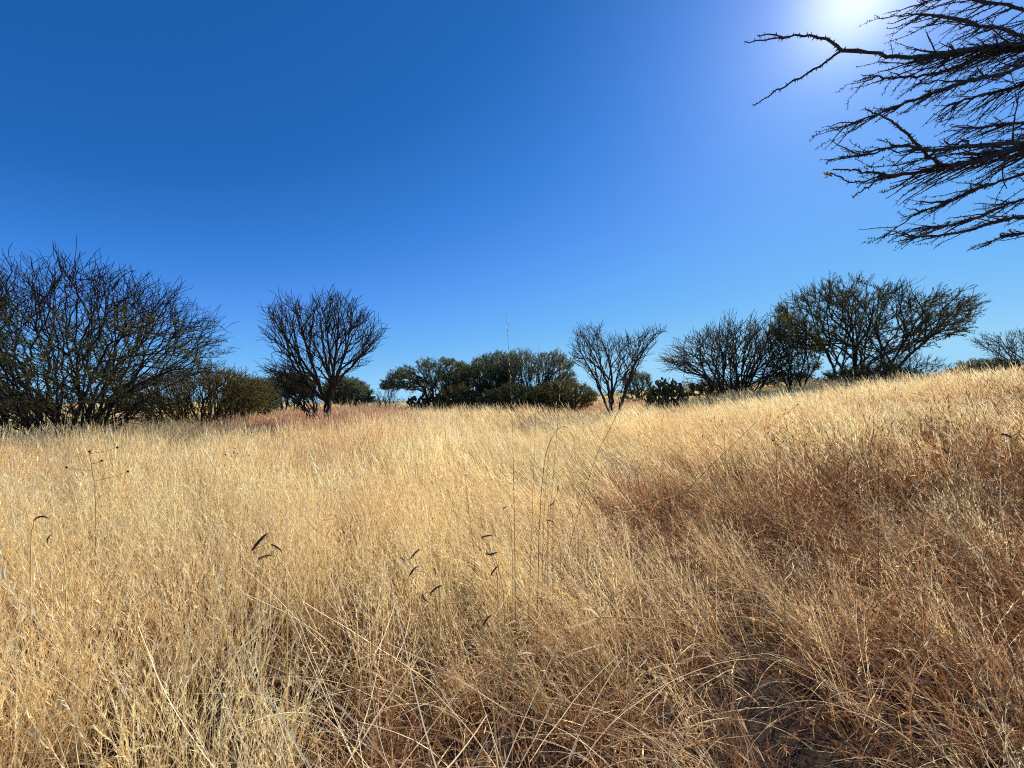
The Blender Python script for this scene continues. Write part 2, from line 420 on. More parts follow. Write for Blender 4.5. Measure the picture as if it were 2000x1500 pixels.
def cactus(name, label, cat, Y, px0, px1, top, n, seed, pad=0.16):
    rng = np.random.default_rng(seed)
    bx = ((px0 + px1) / 2 - 1000) / F * Y; g = float(ground_h(bx, Y)); base = np.array([bx, Y, g])
    W = (px1 - px0) / F * Y / 2; H = EYE + (HOR - top) / F * Y - g
    root = thing(name, label, cat, base)
    V, Fc = [], []; A = []
    a = np.linspace(0, 2 * np.pi, 10, endpoint=False)
    for i in range(n):
        th = rng.uniform(0, 2 * np.pi); rr = np.sqrt(rng.uniform(0, 1)); x = W * rr * math.cos(th); y = W * .7 * rr * math.sin(th)
        z = rng.uniform(0.08, 1) ** .7 * H * math.sqrt(max(0.05, 1 - 0.75 * rr * rr))
        ax = unit(np.array([x * .5 + rng.normal(0, .35), y * .5 + rng.normal(0, .35), 1.0])); u = unit(np.cross(ax, rng.normal(0, 1, 3))); nn = np.cross(ax, u)
        s = pad * rng.uniform(.7, 1.25); c = np.array([x, y, z])
        o = len(V)
        for t in a:
            V.append(c + ax * math.sin(t) * s * 1.15 + u * math.cos(t) * s * .72)
        V.append(c + nn * s * .14); V.append(c - nn * s * .14)
        for j in range(10):
            k = (j + 1) % 10
            Fc.append((o + j, o + k, o + 10)); Fc.append((o + k, o + j, o + 11))
        A += [(rng.uniform(0, 1), 0, 0)] * 12
    mesh_obj('pads', np.array(V), np.array(Fc), M_leaf_grey, root, np.array(A))
    V, Fc = [], []
    t = np.array([[0, 0, 0], [0, 0, H * .4]]);
    for k in range(4):
        p0 = np.array([rng.normal(0, W * .3), rng.normal(0, W * .3), -.1]); p1 = p0 + np.array([rng.normal(0, .1), rng.normal(0, .1), H * .5])
        vv, ff = tubes(np.array([p0, p1]), np.array([-1, 0]), np.array([.07, .05]), np.array([1, -1]), np.array([1]), 6)
        Fc.append(ff + len(np.vstack(V)) if V else ff); V.append(vv)
    mesh_obj('stem', np.vstack(V), np.vstack(Fc), M_bark, root)
    return root
cactus('prickly_pear', 'dark prickly pear clump under the leftmost flat-topped acacia', 'cactus', 23, 790, 862, 768, 260, 21, .11)
cactus('prickly_pear', 'dark prickly pear clump right of the bare tree that stands beside the middle clump', 'cactus', 20, 1262, 1342, 737, 420, 22, .115)
build_tree('leafy_tree', 'dense dark green tree beside the leftmost flat-topped acacia', 'tree', 24, 930,
    [(870, 740), (899, 723), (940, 713), (981, 720), (993, 751), (993, 795), (877, 795)], 2.0, n=800, bf=.5, stems=4, spread=.25, r_tip=.0085,
    twigs=(2, .32, 3), leaves=34000, leaf_m=M_leaf_dark, leaf_size=.042, seed=14, stem_h=.1, r_max=.07)
build_tree('leafy_tree', 'grey-green tree with a ragged crown rising behind the dense dark green tree', 'tree', 26, 975,
    [(913, 724), (930, 703), (965, 692), (1005, 695), (1015, 717), (1005, 761), (937, 765)], 1.8, n=700, bf=.5, stems=3, spread=.2, r_tip=.0085,
    twigs=(2, .35, 3), twig_spread=.4, leaves=26000, leaf_m=M_leaf_grey, leaf_size=.042, leaf_patch=.2, seed=15, r_max=.07)
build_tree('leafy_tree', 'open-crowned tree with visible pale stems in the middle clump', 'tree', 24, 1035,
    [(976, 720), (993, 696), (1016, 686), (1050, 693), (1090, 691), (1118, 713), (1123, 751), (1095, 775), (993, 770)],
    2.0, n=900, bf=.55, stems=7, spread=.35, r_tip=.0085, twigs=(2, .38, 3), twig_spread=.35, leaves=26000, leaf_m=M_leaf_grey, leaf_size=.040, r_max=.06,
    leaf_patch=.2, seed=16, stem_h=.5, bark=M_bark_grey)
build_tree('olive_bush', 'rounded dark olive bush at the right end of the middle clump', 'bush', 22, 1105,
    [(1031, 775), (1056, 755), (1106, 748), (1144, 755), (1165, 773), (1156, 792), (1038, 792)], 1.5, n=700, bf=.5, stems=5, spread=.25, r_tip=.0075,
    twigs=(2, .28, 3), leaves=30000, leaf_m=M_leaf_olive, leaf_size=.036, seed=17, stem_h=.1, r_max=.05)
build_tree('olive_bush', 'low olive bush filling the gap under the open-crowned tree', 'bush', 21, 1010,
    [(930, 792), (950, 765), (1000, 756), (1050, 758), (1075, 792)], 1.3, n=450, bf=.5, stems=6, spread=.4, r_tip=.008, r_max=.05,
    twigs=(2, .26, 3), leaves=26000, leaf_m=M_leaf_dark, leaf_size=.036, seed=43, stem_h=.1)
build_tree('olive_bush', 'low dark bush between the prickly pear and the dense dark green tree', 'bush', 22, 890,
    [(850, 795), (862, 765), (900, 755), (930, 765), (935, 795)], 1.2, n=350, bf=.5, stems=5, spread=.3, r_tip=.008, r_max=.05,
    twigs=(2, .26, 3), leaves=20000, leaf_m=M_leaf_olive, leaf_size=.036, seed=44, stem_h=.1)
build_tree('thorn_tree', 'small bare tree with thin upswept branches, alone between the middle clump and the prickly pear', 'tree', 17.0, 1198,
    [(1121, 668), (1130, 645), (1168, 642), (1181, 663), (1214, 663), (1237, 659), (1261, 650), (1298, 646), (1279, 673), (1261, 696), (1251, 719), (1228, 746), (1195, 760), (1154, 742), (1126, 714), (1118, 696)],
    1.5, n=620, bf=.55, stems=3, spread=.05, r_tip=.0075, expo=.39, r_max=.10, twigs=(2, .42, 5), twig_spread=.28, curve=.15, up=.10, seed=18, stem_h=.8,
    leaves=2500, leaf_m=M_leaf_olive, leaf_size=.02)
build_tree('thorn_bush', 'round spreading bare thorn bush left of the tall leafy acacia', 'bush', 24.0, 1432,
    [(1301, 718), (1308, 695), (1333, 675), (1361, 658), (1402, 645), (1421, 633), (1453, 638), (1485, 633), (1508, 649), (1536, 677), (1554, 704), (1536, 737), (1485, 755), (1384, 755), (1347, 737)],
    3.2, n=900, bf=.48, stems=8, spread=.5, r_tip=.0115, expo=.35, r_max=.10, twigs=(2, .85, 5), twig_spread=.18, curve=.10, up=.04, seed=19, stem_h=.3,
    leaves=16000, leaf_m=M_leaf_olive, leaf_size=.026, leaf_patch=.55)
build_tree('leafy_acacia', 'tall spreading acacia with thin green foliage on the rise at the right', 'tree', 25.0, 1680,
    [(1510, 644), (1520, 607), (1544, 588), (1577, 574), (1596, 558), (1629, 555), (1662, 548), (1691, 561), (1738, 569), (1757, 558), (1772, 574), (1824, 577), (1852, 561), (1871, 583), (1902, 592), (1908, 611), (1886, 640), (1852, 658), (1814, 672), (1767, 691), (1719, 710), (1653, 705), (1605, 691), (1553, 691), (1529, 672)],
    4.4, n=1100, bf=.42, stems=6, spread=.6, r_tip=.0110, expo=.35, r_max=.14, twigs=(2, .70, 4), twig_spread=.26, curve=.12, up=.10, seed=20, stem_h=.4,
    leaves=80000, leaf_m=M_leaf_deep, leaf_size=.036, leaf_patch=.2)
build_tree('olive_bush', 'dark low scrub right under the crown of the tall leafy acacia', 'bush', 24.0, 1690,
    [(1600, 757), (1620, 728), (1680, 718), (1740, 716), (1790, 730), (1800, 752)], 1.6, n=600, bf=.5, stems=7, spread=.5,
    r_tip=.009, r_max=.05, twigs=(2, .34, 3), leaves=30000, leaf_m=M_leaf_dark, leaf_size=.036, seed=46, stem_h=.1)
build_tree('olive_bush', 'low dark scrub between the stems of the bare thorn bush', 'bush', 25.0, 1400,
    [(1330, 775), (1350, 752), (1400, 745), (1450, 748), (1480, 770)], 1.4, n=450, bf=.5, stems=6, spread=.5,
    r_tip=.009, r_max=.05, twigs=(2, .30, 3), leaves=20000, leaf_m=M_leaf_dark, leaf_size=.034, seed=47, stem_h=.1)
build_tree('olive_bush', 'sunlit olive-yellow bush between the bare thorn bush and the tall leafy acacia', 'bush', 23.0, 1555,
    [(1500, 650), (1515, 620), (1550, 612), (1590, 640), (1610, 670), (1600, 720), (1540, 745), (1500, 720)], 1.1, n=700, bf=.55, stems=4, spread=.2,
    r_tip=.006, twigs=(2, .3, 3), leaves=16000, leaf_m=M_leaf_yellow, leaf_size=.034, leaf_patch=.3, seed=24, stem_h=.5)
build_tree('olive_bush', 'low dark bush under the gap between the bare thorn bush and the tall acacia', 'bush', 26.0, 1540,
    [(1480, 760), (1500, 735), (1560, 728), (1600, 740), (1625, 770), (1490, 775)], 1.0, n=400, bf=.5, stems=5, spread=.2,
    r_tip=.007, twigs=(2, .26, 3), leaves=22000, leaf_m=M_leaf_dark, leaf_size=.03, seed=25, stem_h=.2)
build_tree('dry_shrub', 'brown twiggy undergrowth heaped at the right foot of the tall leafy acacia', 'bush', 21.0, 1740,
    [(1640, 760), (1660, 725), (1720, 700), (1790, 690), (1850, 705), (1880, 735), (1880, 760)], 1.0, n=700, bf=.5, stems=8, spread=.6,
    r_tip=.005, twigs=(2, .26, 3), leaves=15000, leaf_m=M_leaf_olive, leaf_size=.018, leaf_patch=.3, seed=26, stem_h=.2)
build_tree('olive_bush', 'windswept leafy shrub at the right edge below the overhanging tree', 'bush', 18.0, 2030,
    [(1905, 672), (1920, 658), (1960, 656), (2010, 650), (2080, 640), (2140, 670), (2150, 730), (1980, 735), (1950, 700)], 1.4, n=800, bf=.6, stems=5, spread=.3,
    r_tip=.0055, twigs=(2, .36, 3), twig_spread=.2, leaves=8000, leaf_m=M_leaf_grey, leaf_size=.02, leaf_patch=.4, seed=27, stem_h=.4)
build_tree('olive_bush', 'low grey-green bush by the distant hill, left of the windswept shrub', 'bush', 26.0, 1930,
    [(1850, 730), (1880, 712), (1930, 704), (1990, 708), (2020, 735)], 1.4, n=500, bf=.5, stems=6, spread=.4,
    r_tip=.008, twigs=(2, .3, 3), leaves=26000, leaf_m=M_leaf_grey, leaf_size=.04, seed=28, stem_h=.2)
build_tree('olive_bush', 'low dark bush at the far left edge behind the wide many-stemmed tree', 'bush', 20.0, 10,
    [(-60, 790), (-20, 770), (40, 772), (90, 780), (110, 808), (-60, 808)], 1.4, n=400, bf=.5, stems=5, spread=.3,
    r_tip=.008, twigs=(2, .3, 3), leaves=18000, leaf_m=M_leaf_dark, leaf_size=.036, seed=29, stem_h=.2)
build_tree('grey_bush', 'faint grey bush seen behind the small bare tree', 'bush', 27.0, 1255,
    [(1215, 750), (1235, 728), (1270, 735), (1275, 780), (1215, 780)], 1.2, n=350, bf=.5, stems=4, spread=.25,
    r_tip=.009, twigs=(2, .3, 3), leaves=9000, leaf_m=M_leaf_grey, leaf_size=.04, seed=30, stem_h=.3)

# ------------------------------------------------------------------ the tree overhead at the right
def overhang():
    rng = np.random.default_rng(77)
    pos, par, rad = [], [], []
    def add(p, q, r): pos.append(np.asarray(p, float)); par.append(q); rad.append(r); return len(pos) - 1
    bx, by = 6.6, 3.6; bz = float(ground_h(bx, by)) - .1
    t0 = add((bx, by, bz), -1, .17); t1 = add((bx - .1, by - .05, bz + .9), t0, .145); t2 = add((bx - .3, by - .1, bz + 1.5), t1, .125)
    segs = []
    def limb(pts, r0, r1, start=None, sub=3):
        """pts: (px,py,Y) control points; returns the list of node ids"""
        ids = []; W = [P(*p) for p in pts]
        if start is not None: W = [pos[start]] + W
        last = start; n = (len(W) - 1) * sub; c = 0
        for i in range(len(W) - 1):
            for s in range(sub):
                t = (s + 1) / sub; c += 1
                a = W[max(i - 1, 0)]; b = W[i]; d = W[i + 1]; e = W[min(i + 2, len(W) - 1)]
                q = 0.5 * ((2 * b) + (-a + d) * t + (2 * a - 5 * b + 4 * d - e) * t * t + (-a + 3 * b - 3 * d + e) * t ** 3)
                q = q + rng.normal(0, .004, 3)
                if last is None: last = add(W[0], -1, r0)
                last = add(q, last, r0 + (r1 - r0) * c / n); ids.append(last)
        return ids
    A = limb([(2500, 330, 3.2), (2250, 140, 2.9), (2080, 90, 2.75), (1980, 88, 2.7), (1900, 97, 2.65), (1830, 108, 2.6), (1780, 112, 2.6), (1715, 106, 2.6), (1645, 97, 2.6)], .060, .0125, t2, 4)
    A1 = limb([(1615, 77, 2.6), (1570, 70, 2.58), (1520, 74, 2.58), (1455, 82, 2.55)], .0115, .0035, A[-1], 5)
    limb([(1500, 70, 2.56), (1478, 68, 2.54)], .006, .003, A1[12], 3)
    A2 = limb([(1600, 130, 2.6), (1540, 163, 2.6), (1505, 186, 2.6), (1470, 206, 2.6)], .0095, .003, A[-1], 5)
    A3 = limb([(1960, 60, 2.9), (1900, 45, 2.95), (1830, 30, 3.0), (1770, 28, 3.0)], .026, .005, A[10], 5)
    A4 = limb([(2000, 20, 3.0), (1930, 5, 3.1), (1860, -8, 3.1), (1800, 6, 3.1)], .026, .005, A[9], 5)
    A5 = limb([(1985, 135, 2.5), (1930, 150, 2.45), (1870, 165, 2.4), (1800, 190, 2.4), (1730, 215, 2.4), (1640, 248, 2.4)], .024, .003, A[11], 5)
    A6 = limb([(1860, 135, 2.75), (1790, 148, 2.8), (1740, 152, 2.8), (1703, 146, 2.8)], .014, .0045, A[17], 5)
    A7 = limb([(2010, 160, 2.9), (1950, 178, 2.9), (1900, 190, 2.95), (1850, 205, 3.0)], .020, .005, A[10], 4)
    B = limb([(2450, 420, 3.1), (2200, 320, 2.8), (2080, 275, 2.6), (2000, 285, 2.5), (1930, 308, 2.45), (1870, 322, 2.4), (1830, 326, 2.4), (1780, 340, 2.4), (1722, 345, 2.4)], .062, .013, t2, 4)
    B1 = limb([(1692, 336, 2.4), (1660, 332, 2.4), (1625, 331, 2.4)], .009, .0035, B[-1], 5)
    B1b = limb([(1690, 353, 2.4), (1662, 356, 2.42), (1640, 345, 2.42), (1622, 336, 2.4)], .006, .003, B[-1], 4)
    B1c = limb([(1700, 362, 2.4), (1680, 375, 2.4), (1667, 384, 2.4)], .006, .003, B[-1], 4)
    B2 = limb([(1800, 290, 2.35), (1760, 250, 2.3), (1720, 225, 2.3), (1685, 213, 2.3)], .012, .0028, B[26], 6)
    B3 = limb([(1960, 282, 2.3), (1880, 287, 2.3), (1810, 294, 2.3), (1760, 285, 2.3), (1700, 300, 2.3), (1656, 306, 2.3)], .018, .003, B[13], 5)
    B4 = limb([(2020, 330, 2.7), (1950, 355, 2.7), (1900, 372, 2.7), (1850, 395, 2.7), (1795, 417, 2.7), (1730, 458, 2.7)], .024, .003, B[10], 5)
    B5 = limb([(2040, 370, 2.9), (1980, 395, 2.9), (1920, 420, 2.9), (1850, 440, 2.9), (1790, 445, 2.9)], .026, .0055, B[9], 5)
    B6 = limb([(2060, 410, 2.6), (1990, 425, 2.6), (1935, 435, 2.6), (1880, 452, 2.6), (1800, 463, 2.6), (1755, 452, 2.6)], .024, .004, B[8], 5)
    B7 = limb([(2090, 440, 2.7), (2010, 453, 2.7), (1960, 460, 2.7), (1930, 478, 2.7)], .018, .004, B[8], 5)
    B8 = limb([(2040, 240, 2.8), (1980, 240, 2.8), (1930, 248, 2.8), (1862, 249, 2.8)], .018, .003, B[11], 5)
    B9 = limb([(1880, 275, 2.35), (1862, 283, 2.35), (1845, 272, 2.35)], .008, .005, B3[8], 3)
    # the rest of the crown, beyond the right edge of the view
    for (px, py, Y) in [(2300, -250, 3.4), (2450, -120, 4.4), (2250, -60, 4.0), (2650, -300, 4.0), (2900, 0, 4.0), (2800, 250, 3.2), (2750, -200, 5.0)]:
        segs.append(limb([((px + 2720) / 2, (py + 420) / 2 + 20, (Y + 3.6) / 2), (px, py, Y), (px - 160, py - 60, Y - .2)], .06, .008, t2, 6))
    hand = len(pos)
    dirs_px = np.array([-1.0, 0.42])
    def twig(start, L, ang, r0, depth=0):
        """a zigzag twig; ang in degrees below the left-pointing horizontal as seen from the field"""
        p = pos[start]; a = math.radians(ang)
        d = np.array([-math.cos(a), rng.normal(0, .28), -math.sin(a)]); d /= np.linalg.norm(d)
        nseg = max(4, int(L / .055)); last = start; cv = rng.normal(0, .03)
        zig = 1
        for s in range(nseg):
            d = unit(d + np.array([0, 0, cv]) + rng.normal(0, .07, 3)); zig = -zig
            q = pos[last] + d * L / nseg + np.array([0.25, 0, 1]) * zig * .0045
            r = r0 * (1 - .72 * (s + 1) / nseg)
            last = add(q, last, r)
            if depth < 1 and s > 1 and rng.uniform() < .24:
                twig(last, L * rng.uniform(.25, .55), ang + rng.choice([-1, 1]) * rng.uniform(8, 30), r * .85, depth + 1)
    def fan(ids, n, L, a0, a1, r0, lo=0):
        for _ in range(n):
            i = int(rng.integers(lo, len(ids))); t = i / len(ids)
            twig(ids[i], L * rng.uniform(.45, 1.1) * (1 - .55 * t), rng.uniform(a0, a1), min(r0, rad[ids[i]] * .8))
    fan(A[8:27], 58, .62, 12, 36, .0060); fan(A[6:24], 24, .55, -8, 22, .0055)
    fan(A3, 28, .45, 5, 40, .005); fan(A4, 34, .55, 5, 42, .005); fan(A5, 34, .5, 10, 42, .005, 2); fan(A6, 10, .38, 2, 38, .0045, 2); fan(A7, 34, .55, 18, 48, .005)
    fan(A[4:16], 46, .55, -2, 30, .006)
    fan(B[8:26], 52, .62, 6, 36, .0060); fan(B[4:20], 40, .6, -6, 22, .006); fan(B[22:], 12, .38, 8, 40, .0045)
    fan(B3, 24, .5, -2, 30, .0045, 1); fan(B4, 24, .5, 2, 36, .0048, 1); fan(B5, 27, .5, 2, 36, .005); fan(B6, 22, .34, -6, 22, .0048); fan(B7, 16, .26, 0, 26, .0045); fan(B8, 40, .45, 2, 34, .0045)
    for s in segs:
        fan(s, 34, 1.0, -40, 50, .006)
    n = len(pos); pos_a = np.array(pos); par_a = np.array(par); r = np.array(rad)
    # main child: the first one that continues with most girth
    main = np.full(n, -1); bestr = np.zeros(n)
    for i in range(n):
        q = par_a[i]
        if q >= 0 and r[i] > bestr[q] + 1e-9: bestr[q] = r[i]; main[q] = i
    base = np.array([bx, by, bz])
    hm = (np.arange(n) < hand) & (r < .07); r = np.where(hm, r * np.where(r > .016, .50, .80), r); r = np.where(np.arange(n) >= hand, r * (.74 + .38 * (np.arange(n) % 3 == 0)) + .0006, r)
    root = thing('overhanging_thorn_tree', 'close dark thorny branches of a tree reaching in from the upper right corner', 'tree', base)
    nodes = np.where(par_a >= 0)[0]
    big = nodes[r[nodes] > .05]; mid = nodes[(r[nodes] <= .05) & (nodes < hand)]; sm = nodes[(r[nodes] <= .05) & (nodes >= hand)]
    V, Fc = tubes(pos_a, par_a, r, main, big, 12); mesh_obj('trunk', V - base, Fc, M_bark_near, root)
    V, Fc = tubes(pos_a, par_a, r, main, mid, 8); mesh_obj('limbs', V - base, Fc, M_bark_near, root)
    V, Fc = tubes(pos_a, par_a, r, main, sm, 5); mesh_obj('twigs', V - base, Fc, M_bark_near, root)
    th = nodes[(r[nodes] < .03)]
    V, Fc = thorn_mesh(pos_a, par_a, r, th, .017, 3, rng); mesh_obj('thorns', V - base, Fc, M_bark_near, root, smooth=False)
    # dry remnant leaf hanging at the tip of the lower limb
    c = P(1617, 341, 2.4)
    V, Fc, At = leaf_quads(c + rng.normal(0, .006, (9, 3)), .014, rng, None, 1.4)
    mesh_obj('dry_leaf', V - base, Fc, M_leaf_yellow, root, At, smooth=False)
overhang()

# ------------------------------------------------------------------ ground and hill
def ground():
    rr = np.concatenate([np.linspace(0.0, 40, 120), np.geomspace(41, 6000, 60)])
    na = 256; a = np.linspace(0, 2 * np.pi, na, endpoint=False)
    R, T = np.meshgrid(rr, a, indexing='ij'); X = R * np.cos(T); Yy = R * np.sin(T)
    Z = ground_h(X, Yy) - sstep(R, 60, 400) * .9
    V = np.stack([X.ravel(), Yy.ravel(), Z.ravel()], 1)
    i = np.arange(len(rr) - 1)[:, None] * na; j = np.arange(na)[None]; j2 = (j + 1) % na
    f = np.stack([i + j, i + na + j, i + na + j2, i + j2], -1).reshape(-1, 4)
    m, nt, N, L = new_mat('dry_soil')
    geo = N.new('ShaderNodeNewGeometry')
    n1 = N.new('ShaderNodeTexNoise'); n1.inputs['Scale'].default_value = 18; n1.inputs['Detail'].default_value = 8; n1.inputs['Roughness'].default_value = .7
    L.new(geo.outputs['Position'], n1.inputs['Vector'])
    r = ramp(N, [(0.3, (.018, .010, .006)), (.55, (.045, .026, .014)), (.75, (.11, .066, .034))]); L.new(n1.outputs['Fac'], r.inputs[0])
    # farther off the soil is hidden by straw
    ln = N.new('ShaderNodeVectorMath'); ln.operation = 'LENGTH'; L.new(geo.outputs['Position'], ln.inputs[0])
    mr = N.new('ShaderNodeMapRange'); mr.inputs[1].default_value = 12; mr.inputs[2].default_value = 60; L.new(ln.outputs['Value'], mr.inputs[0])
    n2 = N.new('ShaderNodeTexNoise'); n2.inputs['Scale'].default_value = .2; n2.inputs['Detail'].default_value = 6
    L.new(geo.outputs['Position'], n2.inputs['Vector'])
    r2 = ramp(N, [(.35, (.30, .20, .10)), (.65, (.50, .36, .18))]); L.new(n2.outputs['Fac'], r2.inputs[0])
    mx = N.new('ShaderNodeMix'); mx.data_type = 'RGBA'; L.new(mr.outputs[0], mx.inputs[0]); L.new(r.outputs[0], mx.inputs[6]); L.new(r2.outputs[0], mx.inputs[7])
    b = N.new('ShaderNodeBsdfPrincipled'); b.inputs['Roughness'].default_value = .95; L.new(mx.outputs[2], b.inputs['Base Color'])
    bp = N.new('ShaderNodeBump'); bp.inputs['Strength'].default_value = .8; bp.inputs['Distance'].default_value = .04
    L.new(n1.outputs['Fac'], bp.inputs['Height']); L.new(bp.outputs[0], b.inputs['Normal'])
    o = N.new('ShaderNodeOutputMaterial'); L.new(b.outputs[0], o.inputs[0])
    tag(mesh_obj('ground', V, f, m), 'dry brown soil of the field under the grass', 'ground', kind='structure')
ground()

def hill():
    m, nt, N, L = new_mat('scrub_hillside')
    geo = N.new('ShaderNodeNewGeometry')
    n1 = N.new('ShaderNodeTexNoise'); n1.inputs['Scale'].default_value = .35; n1.inputs['Detail'].default_value = 8; n1.inputs['Roughness'].default_value = .75
    L.new(geo.outputs['Position'], n1.inputs['Vector'])
    r = ramp(N, [(.38, (.10, .11, .10)), (.55, (.20, .19, .15)), (.7, (.32, .27, .20))]); L.new(n1.outputs['Fac'], r.inputs[0])  # distance haze is worked into these lighter, greyer scrub colours
    b = N.new('ShaderNodeBsdfDiffuse'); L.new(r.outputs[0], b.inputs[0])
    em = N.new('ShaderNodeOutputMaterial'); L.new(b.outputs[0], em.inputs[0])
    nx, ny = 160, 24
    V = []
    rng = np.random.default_rng(4)
    ph = rng.uniform(0, 6, 12)
    for j in range(ny):
        for i in range(nx):
            az = math.radians(36 + 70 * i / (nx - 1)); d = 260 + 160 * j / (ny - 1)
            prof = sstep(i, 6, 40) * 1.0 - .25 * sstep(i, 90, 155)
            prof += .06 * math.sin(i * .11 + 1) + .03 * math.sin(i * .31)
            bump = sum(math.sin(i * (.4 + .37 * k) + ph[k]) * math.sin(j * (.5 + .3 * k) + ph[k + 5]) for k in range(5)) * .5
            h = prof * 27 * math.sin(math.pi * min(1, (j + .3) / (ny * .62)) / 2) + bump * .6
            V.append((d * math.sin(az), d * math.cos(az), h - 3))
    Fc = [(j * nx + i, j * nx + i + 1, (j + 1) * nx + i + 1, (j + 1) * nx + i) for j in range(ny - 1) for i in range(nx - 1)]
    tag(mesh_obj('hill', np.array(V), np.array(Fc), m), 'low scrub-covered hill on the horizon at the right', 'hill', kind='structure')
hill()

def far_scrub():
    rng = np.random.default_rng(31)
    V, Fc, A = [], [], []; off = 0
    for _ in range(420):
        az = math.radians(rng.uniform(-62, 62)); d = rng.uniform(42, 120)
        x, y = d * math.sin(az), d * math.cos(az)
        w = rng.uniform(1.2, 3.2); h = rng.uniform(1.0, 2.2)
        k = 420
        q = unit(rng.normal(0, 1, (k, 3))) * (rng.uniform(0, 1, (k, 1)) ** .4); q[:, 2] = np.abs(q[:, 2])
        cen = np.array([x, y, float(ground_h(x, y)) - sstep(d, 60, 400) * .9]) + q * np.array([w, w, h]) * (1 + .25 * np.sin(q[:, :1] * 5 + d))
        v, f, a = leaf_quads(cen, .13, rng, rng.uniform(.2, .7))
        V.append(v); Fc.append(f + off); A.append(a); off += len(v)
    tag(mesh_obj('scrub', np.vstack(V), np.vstack(Fc), M_leaf_grey, None, np.vstack(A), smooth=False),
        'far-off belt of low scrub closing the field along the horizon', 'scrub', kind='stuff')
far_scrub()

# ------------------------------------------------------------------ grass
def ribbons(base, d0, length, bend, width, segs, tone, curl=None, rng=None, taper=0.25, t0=0.0):
    """curved ribbons; base (m,3), d0 unit (m,3) start direction, bend (m,3) added to the direction per segment"""
    m = len(base); p = base.copy(); d = d0.copy()
    side = unit(np.cross(d0, unit(rng.normal(0, 1, (m, 3)))))
    rows = []; tt = []
    for s in range(segs + 1):
        w = width * (1 - (1 - taper) * s / segs)
        rows.append(p - side * w[:, None] / 2); rows.append(p + side * w[:, None] / 2)
        tt.append(s / segs); tt.append(s / segs)
        if s < segs:
            d = unit(d + bend + (0 if rng is None else rng.normal(0, .035, (m, 3))))
            p = p + d * (length / segs)[:, None]
            side = unit(side - d * (side * d).sum(1, keepdims=True))
    V = np.stack(rows, 1).reshape(-1, 3); k = 2 * (segs + 1)
    f = np.array([[2 * s, 2 * s + 1, 2 * s + 3, 2 * s + 2] for s in range(segs)])[None] + (np.arange(m) * k)[:, None, None]
    A = np.zeros((m, k, 3)); A[:, :, 0] = tone[:, None]; A[:, :, 1] = t0 + (1 - t0) * np.array(tt)[None]
    return V, f.reshape(-1, 4), A.reshape(-1, 3), p, d

def tuft(name, mat, rng, stems, radius, h0, h1, width, segs=5, lean=.12, bend=.05, leafn=10, leaf_len=.3, leaf_w=.003, head=6, head_len=.018, head_w=.003,
         tone_lo=0, curlleaf=.35, head_span=.28, fuzz=.16):
    parts = []
    def add(V, f, A): parts.append((V, f, A))
    m = stems; a = rng.uniform(0, 2 * np.pi, m); rr = radius * np.sqrt(rng.uniform(0, 1, m))
    base = np.stack([rr * np.cos(a), rr * np.sin(a), np.full(m, -.02)], 1)
    d = unit(np.stack([rng.normal(0, lean, m) + .25 * base[:, 0] / radius * lean * 2, rng.normal(0, lean, m) + .25 * base[:, 1] / radius * lean * 2, np.ones(m)], 1))
    bd = rng.normal(0, bend, (m, 3)); bd[:, 2] -= bend * .4
    L = rng.uniform(h0, h1, m); tone = np.clip(rng.uniform(tone_lo, 1, m), 0, 1); w = width * rng.uniform(.7, 1.4, m)
    V, f, A, tip, td = ribbons(base, d, L, bd, w, segs, tone, rng=rng); add(V, f, A)
    if head:
        # spikelets: short flecks held along the top of the stem
        Vr = V.reshape(m, -1, 3); k = head
        t = 1 - head_span * rng.uniform(0, 1, (m, k)) ** .8
        s = np.clip(t * segs, 0, segs - 1e-3); i0 = s.astype(int); fr = (s - i0)[..., None]
        mid = (Vr[:, 0::2] + Vr[:, 1::2]) / 2; ar = np.arange(m)[:, None]
        c = (mid[ar, i0] * (1 - fr) + mid[ar, i0 + 1] * fr).reshape(-1, 3)
        dd = unit(np.repeat(td, k, 0) + rng.normal(0, fuzz, (m * k, 3)))
        V, f, A, _, _ = ribbons(c, dd, head_len * rng.uniform(.6, 1.4, m * k), np.zeros((m * k, 3)), np.full(m * k, head_w), 1, np.clip(np.repeat(tone, k) + rng.normal(.12, .12, m * k), 0, 1), rng=rng, taper=.2, t0=.9)
        add(V, f, A)
    if leafn:
        m = leafn; a = rng.uniform(0, 2 * np.pi, m); rr = radius * np.sqrt(rng.uniform(0, 1, m))
        base = np.stack([rr * np.cos(a), rr * np.sin(a), rng.uniform(0, h0 * .5, m)], 1)
        d = unit(np.stack([rng.normal(0, .5, m), rng.normal(0, .5, m), np.ones(m)], 1))
        bd = np.stack([d[:, 0] * curlleaf, d[:, 1] * curlleaf, -rng.uniform(.1, 1, m) * curlleaf], 1) + rng.normal(0, curlleaf * .35, (m, 3))
        V, f, A, _, _ = ribbons(base, d, leaf_len * rng.uniform(.4, 1.3, m), bd, leaf_w * rng.uniform(.6, 1.4, m), 6, rng.uniform(.1, 1, m), rng=rng, t0=.35); add(V, f, A)
    off = 0; VV, FF, AA = [], [], []
    for V, f, A in parts: VV.append(V); FF.append(f + off); AA.append(A); off += len(V)
    return mesh_obj(name, np.vstack(VV), np.vstack(FF), mat, None, np.vstack(AA), smooth=False, link=False)

